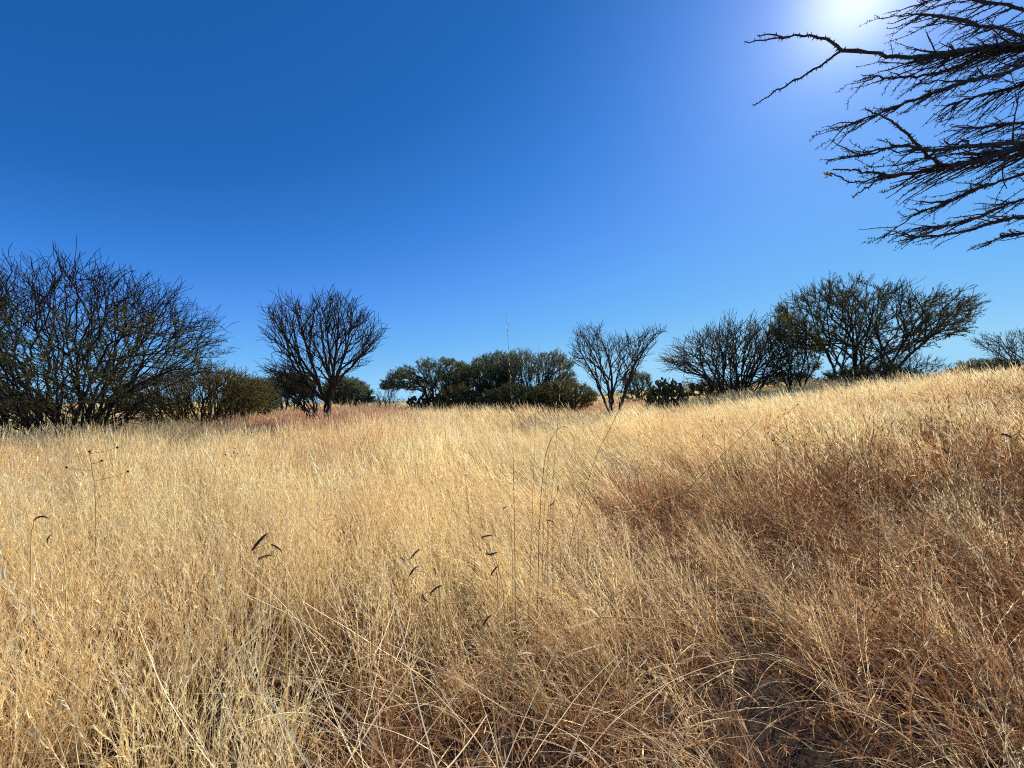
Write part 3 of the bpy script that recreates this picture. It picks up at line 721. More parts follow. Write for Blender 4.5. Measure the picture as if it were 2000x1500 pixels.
def scatter(name, label, variants, pts, rot, scl, idx):
    col = bpy.data.collections.new(name + '_tufts')
    for v in variants: col.objects.link(v)
    me = bpy.data.meshes.new(name); me.vertices.add(len(pts)); me.vertices.foreach_set('co', pts.astype(np.float32).ravel())
    for nm, ty, arr, key in (('rot', 'FLOAT_VECTOR', rot, 'vector'), ('scl', 'FLOAT_VECTOR', scl, 'vector'), ('pick', 'INT', idx, 'value')):
        a = me.attributes.new(nm, ty, 'POINT')
        a.data.foreach_set(key, (arr.astype(np.int32) if ty == 'INT' else arr.astype(np.float32)).ravel())
    o = bpy.data.objects.new(name, me); C.objects.link(o)
    ng = bpy.data.node_groups.new(name + '_nodes', 'GeometryNodeTree')
    ng.interface.new_socket('Geometry', in_out='INPUT', socket_type='NodeSocketGeometry'); ng.interface.new_socket('Geometry', in_out='OUTPUT', socket_type='NodeSocketGeometry')
    N, L = ng.nodes, ng.links
    gi, go = N.new('NodeGroupInput'), N.new('NodeGroupOutput')
    ci = N.new('GeometryNodeCollectionInfo'); ci.inputs['Collection'].default_value = col; ci.inputs['Separate Children'].default_value = True; ci.inputs['Reset Children'].default_value = True
    ip = N.new('GeometryNodeInstanceOnPoints'); ip.inputs['Pick Instance'].default_value = True
    def attr(n, t):
        a = N.new('GeometryNodeInputNamedAttribute'); a.data_type = t; a.inputs['Name'].default_value = n; return a.outputs['Attribute']
    L.new(gi.outputs[0], ip.inputs['Points']); L.new(ci.outputs[0], ip.inputs['Instance'])
    L.new(attr('pick', 'INT'), ip.inputs['Instance Index'])
    er = N.new('FunctionNodeEulerToRotation'); L.new(attr('rot', 'FLOAT_VECTOR'), er.inputs[0]); L.new(er.outputs[0], ip.inputs['Rotation'])
    L.new(attr('scl', 'FLOAT_VECTOR'), ip.inputs['Scale']); L.new(ip.outputs[0], go.inputs[0])
    md = o.modifiers.new('tufts', 'NODES'); md.node_group = ng
    tag(o, label, 'grass', kind='stuff')
    return o

def wedge(r0, r1, dens, rng, half=1.45, pad=2.0):
    """points in front of the track between two depths, spread past both edges of the view"""
    w1 = r1 * half + pad; n = int((r1 - r0) * 2 * w1 * dens)
    y = rng.uniform(r0, r1, n); x = rng.uniform(-w1, w1, n)
    k = np.abs(x) < y * half + pad
    return x[k], y[k]

def snoise(x, y, s, seed):
    r = np.random.default_rng(seed); v = 0
    for k in range(5):
        a = r.uniform(0, 6.28); f = s * r.uniform(.6, 1.9); v = v + np.sin((x * math.cos(a) + y * math.sin(a)) * f + r.uniform(0, 6.28))
    return v / 2.6

def brown_w(x, y):
    """how far the short brown grass has taken over: the near right and the strip at the photographer's feet"""
    a = sstep(x - 0.14 * y, -0.2, 1.2) * (1 - sstep(y, 4.2, 7.5))
    b = (1 - sstep(y, 1.3, 3.0)) * sstep(x / np.maximum(y, .3), -.80, -.25)
    c = .45 * sstep(x, 5, 9) * (1 - sstep(y, 7, 12))
    return np.clip(np.maximum(np.maximum(a, b * .88), c) + .22 * snoise(x, y, 1.5, 5), 0, 1)

def pink_w(x, y):
    u = x / np.maximum(y, .1)
    w = sstep(u, -.78, -.66) * (1 - sstep(u, -.33, -.22)) * sstep(y, 9.5, 11.0) * (1 - sstep(y, 20, 24))
    w2 = .8 * sstep(u, .0, .1) * (1 - sstep(u, .25, .4)) * sstep(y, 18.5, 20)
    return np.maximum(w, w2)

def holes(x, y):
    h = np.ones_like(x)
    tr = [(1330, 1020), (1400, 1140), (1480, 1190), (1560, 1290), (1610, 1390), (1650, 1520)]
    W = [(((a - 1000) / F) * (EYE - .22) * F / (b - HOR), (EYE - .22) * F / (b - HOR)) for a, b in tr]
    for k in range(len(W) - 1):
        ax, ay = W[k]; bx, by = W[k + 1]; t = np.clip(((x - ax) * (bx - ax) + (y - ay) * (by - ay)) / ((bx - ax) ** 2 + (by - ay) ** 2), 0, 1)
        dd = np.hypot(x - ax - t * (bx - ax), y - ay - t * (by - ay)); wd = .072 + .020 * k
        h = np.minimum(h, 1 - .97 * np.exp(-(dd / wd) ** 2 * .8))
    for (px, py, r, s) in [(1600, 1400, .17, .95), (1690, 1480, .15, .95), (980, 1440, .17, .95), (1060, 1480, .13, .9), (1400, 1150, .16, .7), (1950, 1060, .45, .9), (1350, 1090, .14, .5), (1730, 1330, .12, .6),
                           (480, 1290, .10, .6), (1180, 1390, .10, .6)]:
        Y = (EYE - .15) * F / (py - HOR); X = (px - 1000) / F * Y
        h = np.minimum(h, 1 - s * np.exp(-(((x - X) / r) ** 2 + ((y - Y) / (r * 1.2)) ** 2)))
    return h

def place(x, y, rng, lean_amt, s_lo, s_hi, nvar, zs=1.0):
    n = len(x); z = ground_h(x, y) - sstep(np.hypot(x, y), 60, 400) * .9
    pts = np.stack([x, y, z], 1)
    # the wind lays the stems over to the left, harder towards the right of the field
    u = x / np.maximum(y, .5)
    lw = lean_amt * (0.06 + 1.5 * sstep(u, -.5, .2)) + .07 * snoise(x, y, .8, 9)
    yaw = rng.uniform(0, 2 * np.pi, n)
    tx = rng.normal(0, .07, n) + .10 * lean_amt; ty = -(lw + rng.normal(0, .06, n))
    # world tilt applied after the yaw: compose Rx(tx) Ry(ty) Rz(yaw) as XYZ euler
    cx, sx, cy, sy, cz, sz = np.cos(tx), np.sin(tx), np.cos(ty), np.sin(ty), np.cos(yaw), np.sin(yaw)
    # R = Rx*Ry*Rz
    r00 = cy * cz; r10 = sx * sy * cz + cx * sz; r20 = -cx * sy * cz + sx * sz
    r21 = cx * sy * sz + sx * cz; r22 = cx * cy
    ey = -np.arcsin(np.clip(r20, -1, 1)); ex = np.arctan2(r21, r22); ez = np.arctan2(r10, r00)
    rot = np.stack([ex, ey, ez], 1)
    s = rng.uniform(s_lo, s_hi, n) * (1 + .12 * snoise(x, y, 1.1, 3) + .13 * snoise(x, y, 5.5, 17))
    scl = np.stack([s, s, s * zs], 1)
    return pts, rot, scl, rng.integers(0, nvar, n)

def make_grass():
    rng = np.random.default_rng(101)
    NV = 7
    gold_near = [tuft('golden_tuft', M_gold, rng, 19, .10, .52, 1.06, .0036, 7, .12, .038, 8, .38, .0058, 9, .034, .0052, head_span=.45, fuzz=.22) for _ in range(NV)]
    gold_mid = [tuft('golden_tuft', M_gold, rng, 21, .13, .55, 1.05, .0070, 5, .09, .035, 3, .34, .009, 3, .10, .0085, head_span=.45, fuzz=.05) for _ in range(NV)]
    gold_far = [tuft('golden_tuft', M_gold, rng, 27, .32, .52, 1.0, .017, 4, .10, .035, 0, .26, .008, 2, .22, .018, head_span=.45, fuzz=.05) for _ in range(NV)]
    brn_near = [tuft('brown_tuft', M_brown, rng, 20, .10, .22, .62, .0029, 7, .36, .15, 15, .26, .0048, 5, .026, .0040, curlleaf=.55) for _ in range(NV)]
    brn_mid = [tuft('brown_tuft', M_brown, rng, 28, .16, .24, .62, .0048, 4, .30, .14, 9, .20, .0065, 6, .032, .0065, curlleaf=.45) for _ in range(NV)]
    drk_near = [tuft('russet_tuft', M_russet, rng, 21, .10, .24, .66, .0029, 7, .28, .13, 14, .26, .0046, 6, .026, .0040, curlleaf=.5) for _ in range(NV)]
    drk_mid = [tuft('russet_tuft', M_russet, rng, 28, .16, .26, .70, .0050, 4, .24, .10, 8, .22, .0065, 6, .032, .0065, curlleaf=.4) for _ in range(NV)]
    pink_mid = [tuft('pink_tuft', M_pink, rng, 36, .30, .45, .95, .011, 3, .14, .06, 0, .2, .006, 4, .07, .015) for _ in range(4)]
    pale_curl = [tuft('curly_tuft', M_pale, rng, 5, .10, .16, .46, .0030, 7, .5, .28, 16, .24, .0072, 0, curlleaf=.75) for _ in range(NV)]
    hash_ = lambda n: rng.uniform(0, 1, n)

    def merge(lst): return [np.concatenate([l[k] for l in lst]) for k in range(4)]
    # golden grass: three ranges of detail
    G = []
    x, y = wedge(.55, 4.5, 52, rng); k = (hash_(len(x)) > .86 * brown_w(x, y)) & (hash_(len(x)) < holes(x, y)) & (np.hypot(x, y) > .75); x, y = x[k], y[k]
    p = place(x, y, rng, .34, .72, 1.05, NV); sh = (1 - .42 * brown_w(x, y)) * (.62 + .38 * sstep(np.hypot(x, y), .8, 2.6)); p[2][:] *= sh[:, None]; G.append(p)
    x, y = wedge(4.5, 13, 27, rng); k = (hash_(len(x)) > .80 * brown_w(x, y)) & (hash_(len(x)) > pink_w(x, y)); x, y = x[k], y[k]
    p = place(x, y, rng, .42, .80, 1.10, NV); p = (p[0], p[1], p[2] * (1 - .25 * brown_w(x, y))[:, None], p[3] + NV); G.append(p)
    x, y = wedge(13, 45, 7, rng, 1.35); k = (hash_(len(x)) > pink_w(x, y)); x, y = x[k], y[k]
    p = place(x, y, rng, .42, .80, 1.10, NV); p = (p[0], p[1], p[2], p[3] + 2 * NV); G.append(p)
    x, y = wedge(45, 110, 1.6, rng, 1.35)
    p = place(x, y, rng, .42, .9, 1.2, NV); p[2][:, :2] *= 1.9; p = (p[0], p[1], p[2], p[3] + 2 * NV); G.append(p)
    g = merge(G); print('golden', len(g[0]))
    for i, v in enumerate(gold_near + gold_mid + gold_far): v.name = 'golden_tuft_%03d' % i
    scatter('golden_grass', 'tall golden dry grass filling the field, seed heads bent by the wind', gold_near + gold_mid + gold_far, *g)
    # brown wiry grass
    B = []
    x, y = wedge(.5, 4.5, 44, rng); k = (hash_(len(x)) < .15 + .85 * brown_w(x, y)) & (hash_(len(x)) < holes(x, y)) & (np.hypot(x, y) > .6); x, y = x[k], y[k]
    p = place(x, y, rng, .42, .8, 1.25, NV); dk = hash_(len(x)) < sstep(x + .12 * y, 1.9, 3.2); p[2][:] *= (1 + .35 * sstep(x, 1.6, 4))[:, None]; B.append((p[0], p[1], p[2], p[3] + dk * 2 * NV))
    x, y = wedge(4.5, 13, 24, rng); k = (hash_(len(x)) < .06 + .94 * brown_w(x, y)); x, y = x[k], y[k]
    p = place(x, y, rng, .42, .9, 1.35, NV); dk = hash_(len(x)) < .7 * sstep(x + .1 * y, 3.2, 5.0) * (1 - sstep(y, 4.6, 6.4)); p[2][:] *= (1 + .35 * sstep(x, 2, 5))[:, None]; B.append((p[0], p[1], p[2], p[3] + NV + dk * 2 * NV))
    b = merge(B); print('brown', len(b[0]))
    for i, v in enumerate(brn_near + brn_mid + drk_near + drk_mid): v.name = 'brown_tuft_%03d' % i
    scatter('brown_grass', 'short wiry reddish-brown grass covering the right side and the near ground', brn_near + brn_mid + drk_near + drk_mid, *b)
    # pink strip
    x, y = wedge(9.5, 30, 11, rng, 1.0, 0); k = hash_(len(x)) < pink_w(x, y); x, y = x[k], y[k]
    p = place(x, y, rng, .15, .85, 1.15, 4, 1.05)
    for i, v in enumerate(pink_mid): v.name = 'pink_tuft_%03d' % i
    scatter('pinkish_grass', 'pinkish-brown tall grass in a strip behind the golden grass by the vase-shaped tree', pink_mid, *p)
    # bleached curling leaves low in the foreground
    x, y = wedge(.5, 4.0, 42, rng)
    u = x / y
    w = (1 - sstep(y, 1.6, 3.6)) * (.30 + .70 * np.exp(-((x - .1) / .9) ** 2)) * np.clip(.6 + .6 * snoise(x, y, 2.2, 8), 0, 1)
    k = (hash_(len(x)) < w) & (np.hypot(x, y) > .6) & (hash_(len(x)) < holes(x, y) ** 1.5); x, y = x[k], y[k]
    p = place(x, y, rng, .2, .7, 1.2, NV)
    for i, v in enumerate(pale_curl): v.name = 'curly_tuft_%03d' % i
    scatter('bleached_grass', 'bleached grey-white curling dead grass leaves tangled in the foreground', pale_curl, *p)
make_grass()

def straws():
    """long loose straws lying across the left foreground and leaning out of the sward"""
    rng = np.random.default_rng(55); V, Fc, A = [], [], []; off = 0
    def add(b, d, L, bd, w, tone):
        nonlocal off
        v, f, a, _, _ = ribbons(b, d, L, bd, w, 10, tone, rng=rng, taper=.35, t0=.7); V.append(v); Fc.append(f + off); A.append(a); off += len(v)
    m = 330; y = rng.uniform(.9, 5.5, m); x = rng.uniform(-1.35, .6, m) * y * .9
    x = np.where(x > .25 * y, -x, x)
    s = rng.choice([-1, 1], m, p=[.62, .38])
    d = unit(np.stack([s * rng.uniform(.25, .9, m), rng.normal(0, .25, m), np.ones(m)], 1))
    b = np.stack([x, y, ground_h(x, y) + rng.uniform(0, .2, m)], 1)
    add(b, d, rng.uniform(.45, .85, m), rng.normal(0, .03, (m, 3)) - np.array([0, 0, .02]), rng.uniform(.003, .0058, m), rng.uniform(.55, 1, m))
    m = 1300; y = rng.uniform(.8, 4.2, m); x = rng.uniform(-.5, 1.4, m) * y
    kk = rng.uniform(0, 1, m) < holes(x, y) ** 2; x, y = x[kk], y[kk]; m = len(x)
    d = unit(np.stack([-rng.uniform(.1, 1.1, m), rng.normal(0, .4, m), np.ones(m) * .8], 1)); b = np.stack([x, y, ground_h(x, y) + .05], 1)
    add(b, d, rng.uniform(.3, .7, m), np.stack([-rng.uniform(0, .12, m), rng.normal(0, .05, m), -rng.uniform(.02, .2, m)], 1), rng.uniform(.0022, .0044, m), rng.uniform(.3, 1, m))
    tag(mesh_obj('loose_straw', np.vstack(V), np.vstack(Fc), M_pale_gold, None, np.vstack(A), smooth=False),
        'long pale straws crossing one another above the near grass', 'straw', kind='stuff')
M_pale_gold = grass_mat('pale_gold_straw', [(0.0, (0.55, 0.42, 0.22)), (0.5, (0.75, 0.62, 0.36)), (1.0, (0.86, 0.78, 0.55))], (0.3, 0.2, 0.1), (0.7, 0.52, 0.28), 0.4)
straws()

# ------------------------------------------------------------------ single plants that stand out of the sward
def tube_path(W, r0, r1, k=6, sub=5, wob=0.0, rng=None):
    W = [np.asarray(w, float) for w in W]; pts = [W[0]]
    for i in range(len(W) - 1):
        a = W[max(i - 1, 0)]; b = W[i]; d = W[i + 1]; e = W[min(i + 2, len(W) - 1)]
        for s in range(sub):
            t = (s + 1) / sub
            q = 0.5 * ((2 * b) + (-a + d) * t + (2 * a - 5 * b + 4 * d - e) * t * t + (-a + 3 * b - 3 * d + e) * t ** 3)
            if wob: q = q + rng.normal(0, wob, 3)
            pts.append(q)
    n = len(pts); pos = np.array(pts); par = np.arange(n) - 1
    main = np.append(np.arange(1, n), -1); r = np.linspace(r0, r1, n)
    V, f = tubes(pos, par, r, main, np.arange(1, n), k)
    return V, f, pos, r

def join(parts):
    off = 0; V, Fc = [], []
    for v, f in parts: V.append(v); Fc.append(f + off); off += len(v)
    return np.vstack(V), np.vstack(Fc)

def ground_under(p, Y):
    return np.array([p[0], Y, float(ground_h(p[0], Y))])

def tall_stalk(label, pxs, Y, r0, r1, head=None, mat=None, head_m=None, group='tall thin grass stalks standing above the field', hr=.006, seed=1):
    """pxs from the bottom up; the foot is carried on down to the soil"""
    rng = np.random.default_rng(seed); W = [P(a, b, Y + i * .0) for i, (a, b) in enumerate(pxs)]
    foot = np.array([W[0][0] + (W[0][0] - W[1][0]) * .6, Y, 0]); foot[2] = float(ground_h(foot[0], Y)) - .02
    base = foot.copy(); W = [foot] + W
    root = thing('grass_stalk', label, 'grass stalk', base, group)
    V, f, pos, r = tube_path(W, r0 * .72, r1 * .8, 5, 6, .0008, rng)
    mesh_obj('stem', V - base, f, mat or M_stalk, root)
    if head:
        n = len(pos); a, b = int(n * head[0]), int(n * head[1]); seg = pos[a:b]
        cen, dd = [], []
        for i in range(len(seg) - 1):
            for _ in range(5):
                t = rng.uniform(); cen.append(seg[i] * (1 - t) + seg[i + 1] * t); dd.append(unit(seg[i + 1] - seg[i]) + rng.normal(0, .25, 3))
        cen = np.array(cen); dd = unit(np.array(dd)); m = len(cen)
        V, f, A, _, _ = ribbons(cen, dd, rng.uniform(.6, 1.3, m) * hr * 4.5, np.zeros((m, 3)), np.full(m, hr * .75), 1, rng.uniform(.2, .8, m), rng=rng, taper=.25, t0=.9)
        mesh_obj('seed_head', V - base, f, head_m or M_gold, root, A, smooth=False)
    return root

tall_stalk('tallest thin stalk, rising straight above the grass into the sky with a pale narrow head', [(1007, 1190), (1004, 980), (1000, 800), (994, 690), (989, 612)], 2.2, .0026, .0008, (.60, .99), hr=.0032, seed=2)
tall_stalk('thin dark stalk just right of the tallest stalk, ending against the sky', [(1033, 1180), (1040, 1000), (1047, 800), (1053, 662)], 2.3, .0024, .0006, None, seed=3)
tall_stalk('stalk with a yellowish narrow head right of the thin dark stalk', [(1062, 1150), (1078, 960), (1090, 810), (1098, 700)], 2.5, .0020, .0010, (.74, .99), hr=.0045, seed=4)
tall_stalk('stalk bent over into a hoop, beside the tallest stalk', [(1050, 1170), (1054, 1020), (1064, 900), (1082, 848), (1104, 833), (1119, 855), (1123, 900), (1112, 930)], 2.2, .0030, .0008, None, seed=5)
tall_stalk('straight brown stalk at the inner side of the hooped stalk', [(1058, 1170), (1063, 1000), (1072, 880), (1077, 845)], 2.25, .0022, .0008, None, seed=6)
tall_stalk('stalk slanting up to the right towards the foot of the small bare tree', [(1080, 1190), (1128, 1010), (1165, 890), (1190, 840), (1213, 792)], 2.5, .0022, .0016, (.78, .99), hr=.003, mat=M_stalk, head_m=M_brown, seed=7)
tall_stalk('long dark stalk leaning right across the bright grass below the bare thorn bush', [(1255, 1090), (1300, 1010), (1380, 918), (1430, 870), (1478, 823)], 2.6, .0028, .0016, None, seed=8)
tall_stalk('short thin dark stalk left of the tallest stalk', [(926, 1090), (916, 1000), (909, 930), (904, 868)], 2.4, .0022, .0008, None, seed=9)
tall_stalk('pale upright stalk at the far edge of the grass left of the bare thorn bush', [(1343, 790), (1344, 770), (1342, 752)], 14.0, .012, .006, None, mat=M_stalk_pale, seed=10)
tall_stalk('thin brown stalk leaning in the brown grass below the tall leafy acacia', [(1655, 930), (1658, 905), (1663, 882)], 3.2, .003, .002, None, seed=11)

def grama(label, Y, stem, heads, seed, group='eyelash-shaped dark seed heads in the near grass'):
    """a fine stem from the soil carrying curved comb-like heads; heads: (px,py,length px,angle deg,curve)"""
    rng = np.random.default_rng(seed); W = [P(a, b, Y) for a, b in stem]
    foot = np.array([W[0][0], Y, float(ground_h(W[0][0], Y)) - .01]); base = foot.copy()
    root = thing('seed_head_stem', label, 'seed head', base, group)
    V, f, pos, r = tube_path([foot] + W, .0024, .0015, 5, 5, .0006, rng)
    parts = [(V, f)]
    for (px, py, ln, ang, cv) in heads:
        c = P(px, py, Y); L = ln / F * Y; a = math.radians(ang)
        u = np.array([math.cos(a), .15, math.sin(a)]); w = np.array([-math.sin(a), 0, math.cos(a)])
        n = 9; t = np.linspace(-.5, .5, n)
        sp = np.array([c + u * L * k + w * cv * L * (.25 - k * k) for k in t])
        j = int(np.argmin(np.linalg.norm(pos - sp[0], axis=1)))
        V2, f2, _, _ = tube_path([pos[j], (pos[j] + sp[0]) / 2 + np.array([0, 0, -.004]), sp[0]], .0015, .0013, 5, 3); parts.append((V2, f2))
        rr = L * .068 * np.sin(np.linspace(.35, np.pi - .2, n)) ** .6
        main = np.append(np.arange(1, n), -1)
        V3, f3 = tubes(sp, np.arange(n) - 1, rr, main, np.arange(1, n), 7)
        hd = mesh_obj('seed_head', V3 - base, f3, M_head, root)
        m = 90; i = rng.integers(0, n, m); dd = -w * 1.0 + u * rng.uniform(.1, .8, m)[:, None] + rng.normal(0, .25, (m, 3)); dd = unit(dd)
        V4, f4, A, _, _ = ribbons(sp[i], dd, rng.uniform(.12, .26, m) * L, np.zeros((m, 3)), np.full(m, L * .022), 1, rng.uniform(0, 1, m), rng=rng, taper=.1, t0=.9)
        mesh_obj('bristles', V4 - base, f4, M_brown, hd, A, smooth=False)
    V, f = join(parts); mesh_obj('stem', V - base, f, M_stalk_pale, root)

grama('dark curved seed head at the far left, arched like an eyebrow', 1.6, [(60, 1090), (66, 1030)], [(80, 1014, 24, 8, .9)], 1)
grama('dark round seed head just below the arched one at the far left', 1.6, [(128, 1130), (108, 1070)], [(97, 1052, 18, 70, .7)], 2)
grama('three dark seed heads on one stem left of the middle of the near grass', 1.7, [(560, 1140), (545, 1095), (525, 1050)], [(507, 1058, 40, 50, .15), (540, 1070, 24, -40, .3), (518, 1088, 26, 15, .3)], 3)
grama('short seed head lying level, topmost on its stem left of the tallest stalk', 1.9, [(972, 1150), (962, 1090), (953, 1055)], [(951, 1047, 22, 8, .1)], 4)
grama('tan drooping seed heads below the level one left of the tallest stalk', 1.8, [(985, 1190), (978, 1130), (966, 1085)], [(960, 1079, 24, 5, -.5), (966, 1114, 24, 50, .2)], 5)
grama('small hooked seed head under the middle clump, left of the tallest stalk', 2.3, [(1000, 1060), (992, 1005)], [(987, 993, 12, 35, .8)], 6)
grama('upper slanting pair of dark seed heads on the long leaning stem', 1.7, [(850, 1160), (810, 1110), (790, 1085)], [(811, 1081, 24, 45, .15), (787, 1094, 14, -50, .4), (808, 1115, 24, 48, .4)], 7)
grama('upright little seed head between the slanting ones', 1.7, [(858, 1150), (852, 1130)], [(849, 1116, 16, -75, .3)], 8)
grama('lower pair of dark seed heads at the bend of the long leaning stem', 1.6, [(940, 1205), (880, 1178), (835, 1155)], [(852, 1151, 28, 33, .3), (831, 1168, 22, -55, -.5)], 9)
grama('thick dark seed head lowest of all, left of the foot of the tallest stalk', 1.5, [(1000, 1260), (965, 1228)], [(951, 1212, 26, 52, .3)], 10)
grama('cup-shaped dark seed head right of the hooped stalk', 2.2, [(1070, 1080), (1070, 1010)], [(1077, 982, 14, 40, -.8)], 11)
grama('brown tufted seed head below the cup-shaped one', 2.1, [(1095, 1090), (1082, 1040)], [(1075, 1019, 14, -20, .5)], 12)
grama('small dark upright seed head inside the hooped stalk', 2.3, [(1080, 1010), (1086, 975)], [(1090, 954, 12, 82, .2)], 13)
grama('tiny dark seed head on the slanting stalk right of the hooped stalk', 2.3, [(1130, 1060), (1122, 1025)], [(1119, 1008, 10, 75, .5)], 14)
grama('pale round seed head below the tiny dark one', 2.1, [(1148, 1095), (1143, 1065)], [(1140, 1050, 11, 80, .6)], 15)
grama('brown seed head in the brown grass right of the slanting stalk', 2.1, [(1300, 1080), (1290, 1030)], [(1281, 1013, 18, -35, .2)], 16)
grama('tan cylindrical seed head in the russet grass near the right edge', 2.3, [(1868, 960), (1860, 900)], [(1846, 881, 20, -38, .1)], 17)
grama('pale nodding seed head near the right edge', 2.3, [(1885, 1010), (1882, 930)], [(1874, 909, 16, 60, .9)], 18)
grama('long tan seed head by the right edge above the nodding one', 2.5, [(1900, 900), (1940, 850)], [(1966, 851, 26, -18, .2)], 19)

def seed_weed(label, Y, stem, knobs, seed, ks=.006):
    rng = np.random.default_rng(seed); W = [P(a, b, Y) for a, b in stem]
    foot = np.array([W[0][0], Y, float(ground_h(W[0][0], Y)) - .01]); base = foot.copy()
    root = thing('seed_weed', label, 'weed', base, 'dark-headed dry weeds in the grass')
    V, f, pos, r = tube_path([foot] + W, .0020, .0012, 5, 6, .001, rng); parts = [(V, f)]
    for (px, py) in knobs:
        c = P(px, py, Y + rng.normal(0, .03)); low = np.where(pos[:, 2] < c[2] - .01)[0]
        j = low[np.argmin(np.linalg.norm(pos[low] - c, axis=1))] if len(low) else 0
        V2, f2, _, _ = tube_path([pos[j], pos[j] * .5 + c * .5 + np.array([0, 0, -.006]), c], .0014, .0012, 5, 4); parts.append((V2, f2))
        s = ks * rng.uniform(.5, .8)
        sp = np.array([c + np.array([0, 0, k]) * s for k in (-.9, -.3, .5, 1.0)]); rr = np.array([.35, .8, 1.0, .75]) * s
        V3, f3 = tubes(sp, np.arange(4) - 1, rr, np.array([1, 2, 3, -1]), np.arange(1, 4), 7)
        kb = mesh_obj('seed_knob', V3 - base, f3, M_head, root)
    V, f = join(parts); mesh_obj('stem', V - base, f, M_stalk, root)
seed_weed('dry weed with five dark cup-shaped heads in front of the wide many-stemmed tree', 2.6, [(186, 980), (183, 940), (177, 900), (175, 886)], [(175, 882), (130, 913), (199, 900), (229, 874), (250, 921)], 1, .011)
seed_weed('small dry weed with dark knobs in the golden grass below the broad olive bush', 4.2, [(459, 950), (459, 915), (457, 886)], [(457, 884), (440, 888), (486, 889), (459, 876), (464, 886), (439, 909)], 2, .012)
seed_weed('dry weed with dark knobs in the bright grass below the bare thorn bush', 4.0, [(1415, 850), (1400, 835), (1395, 818)], [(1395, 815), (1388, 822), (1402, 870), (1372, 852), (1410, 822)], 3, .010)
seed_weed('bushy dry weed dotted with dark knobs in the bright grass below the tall leafy acacia', 4.0, [(1552, 880), (1540, 845), (1530, 810)],
          [(1541, 806), (1534, 800), (1558, 790), (1520, 815), (1548, 825), (1510, 860), (1562, 848), (1575, 868), (1505, 830), (1589, 862)], 4, .010)
seed_weed('short dry weed with dark knobs lower in the grass left of the bushy one', 3.2, [(1517, 905), (1515, 870)], [(1512, 855), (1500, 846), (1530, 862), (1548, 852)], 5, .009)
seed_weed('dry weed with three small dark knobs in the golden grass left of centre', 2.6, [(686, 1090), (684, 1030)], [(685, 1028), (671, 1040), (684, 1058)], 6, .008)
seed_weed('weed with a close pair of dark knobs above brown grass right of the slanting stalk', 2.6, [(1716, 985), (1716, 915)], [(1716, 908), (1725, 905)], 7, .008)

def broken_weed(label, Y, lines, leaves, seed, r=.0032):
    rng = np.random.default_rng(seed); x0 = (lines[0][0][0] - 1000) / F * Y
    base = np.array([x0, Y, float(ground_h(x0, Y))])
    root = thing('broken_stalk', label, 'dead stalk', base)
    parts = []
    foot = base.copy(); foot[2] -= .01
    V, f, _, _ = tube_path([foot, (foot + P(*lines[0][0], Y)) / 2 + rng.normal(0, .01, 3), P(*lines[0][0], Y)], r, r * .8, 6, 5); parts.append((V, f))
    for ln in lines:
        V, f, _, _ = tube_path([P(a, b, Y + .03 * math.sin(i + seed)) for i, (a, b) in enumerate(ln)], r * .8, r * .35, 6, 5, .001, rng); parts.append((V, f))
    V, f = join(parts); mesh_obj('stem', V - base, f, M_stalk_pale, root)
    for lv in leaves:
        W = np.array([P(a, b, Y - .02) for a, b in lv]); n = 8
        t = np.linspace(0, len(W) - 1, n); i = np.minimum(t.astype(int), len(W) - 2); fr = (t - i)[:, None]
        q = W[i] * (1 - fr) + W[i + 1] * fr; w = .0065 * np.sin(np.linspace(.5, np.pi - .15, n))
        up = np.array([0.1, -.5, .85])
        V = np.concatenate([q - up * w[:, None], q + up * w[:, None] * .2 + np.array([0, -.004, 0]), q + up * w[:, None]]); Fc = []
        for a in range(n - 1): Fc += [(a, a + 1, n + a + 1, n + a), (n + a, n + a + 1, 2 * n + a + 1, 2 * n + a)]
        A = np.tile([rng.uniform(.5, 1), .9, 0], (3 * n, 1))
        mesh_obj('dry_leaf', V - base, np.array(Fc), M_pale, root, A)
broken_weed('pale dead stalk lying level across the near grass right of the tall stalks', 1.75, [[(1172, 1206), (1260, 1208), (1385, 1218)], [(1172, 1206), (1120, 1208), (1060, 1222)], [(1172, 1206), (1200, 1165), (1250, 1135)],
    [(1172, 1206), (1140, 1250), (1110, 1300)], [(1172, 1206), (1173, 1240), (1176, 1262)]],
    [[(1172, 1206), (1140, 1218), (1095, 1230)], [(1200, 1165), (1205, 1140), (1203, 1112)], [(1172, 1206), (1155, 1190), (1130, 1188)], [(1176, 1258), (1150, 1265), (1100, 1283)], [(1200, 1210), (1200, 1232), (1185, 1248)]], 1)
broken_weed('pale kinked dead stalk with curled tips right of the level one near the bottom', 1.45, [[(1225, 1420), (1230, 1370), (1250, 1330), (1300, 1338)], [(1230, 1370), (1240, 1320), (1262, 1270), (1278, 1225)], [(1250, 1330), (1270, 1310), (1300, 1335)]],
    [[(1240, 1310), (1262, 1290), (1268, 1275)], [(1255, 1395), (1275, 1365), (1300, 1338)]], 2)
broken_weed('bleached dead stalk arching left of the foot of the tall stalks', 1.4, [[(960, 1360), (985, 1310), (1010, 1278), (1045, 1277)], [(925, 1355), (965, 1325), (1010, 1298), (1048, 1302)]],
    [[(1010, 1278), (1030, 1274), (1045, 1278)], [(925, 1325), (940, 1312), (955, 1304)], [(990, 1220), (1005, 1212), (1010, 1216)]], 3)
broken_weed('pale forked dead twig in the dark grass at the lower right', 1.6, [[(1780, 1300), (1800, 1265), (1818, 1235)], [(1795, 1275), (1788, 1255), (1786, 1245)]], [[(1800, 1265), (1812, 1252), (1818, 1235)]], 4, .0028)
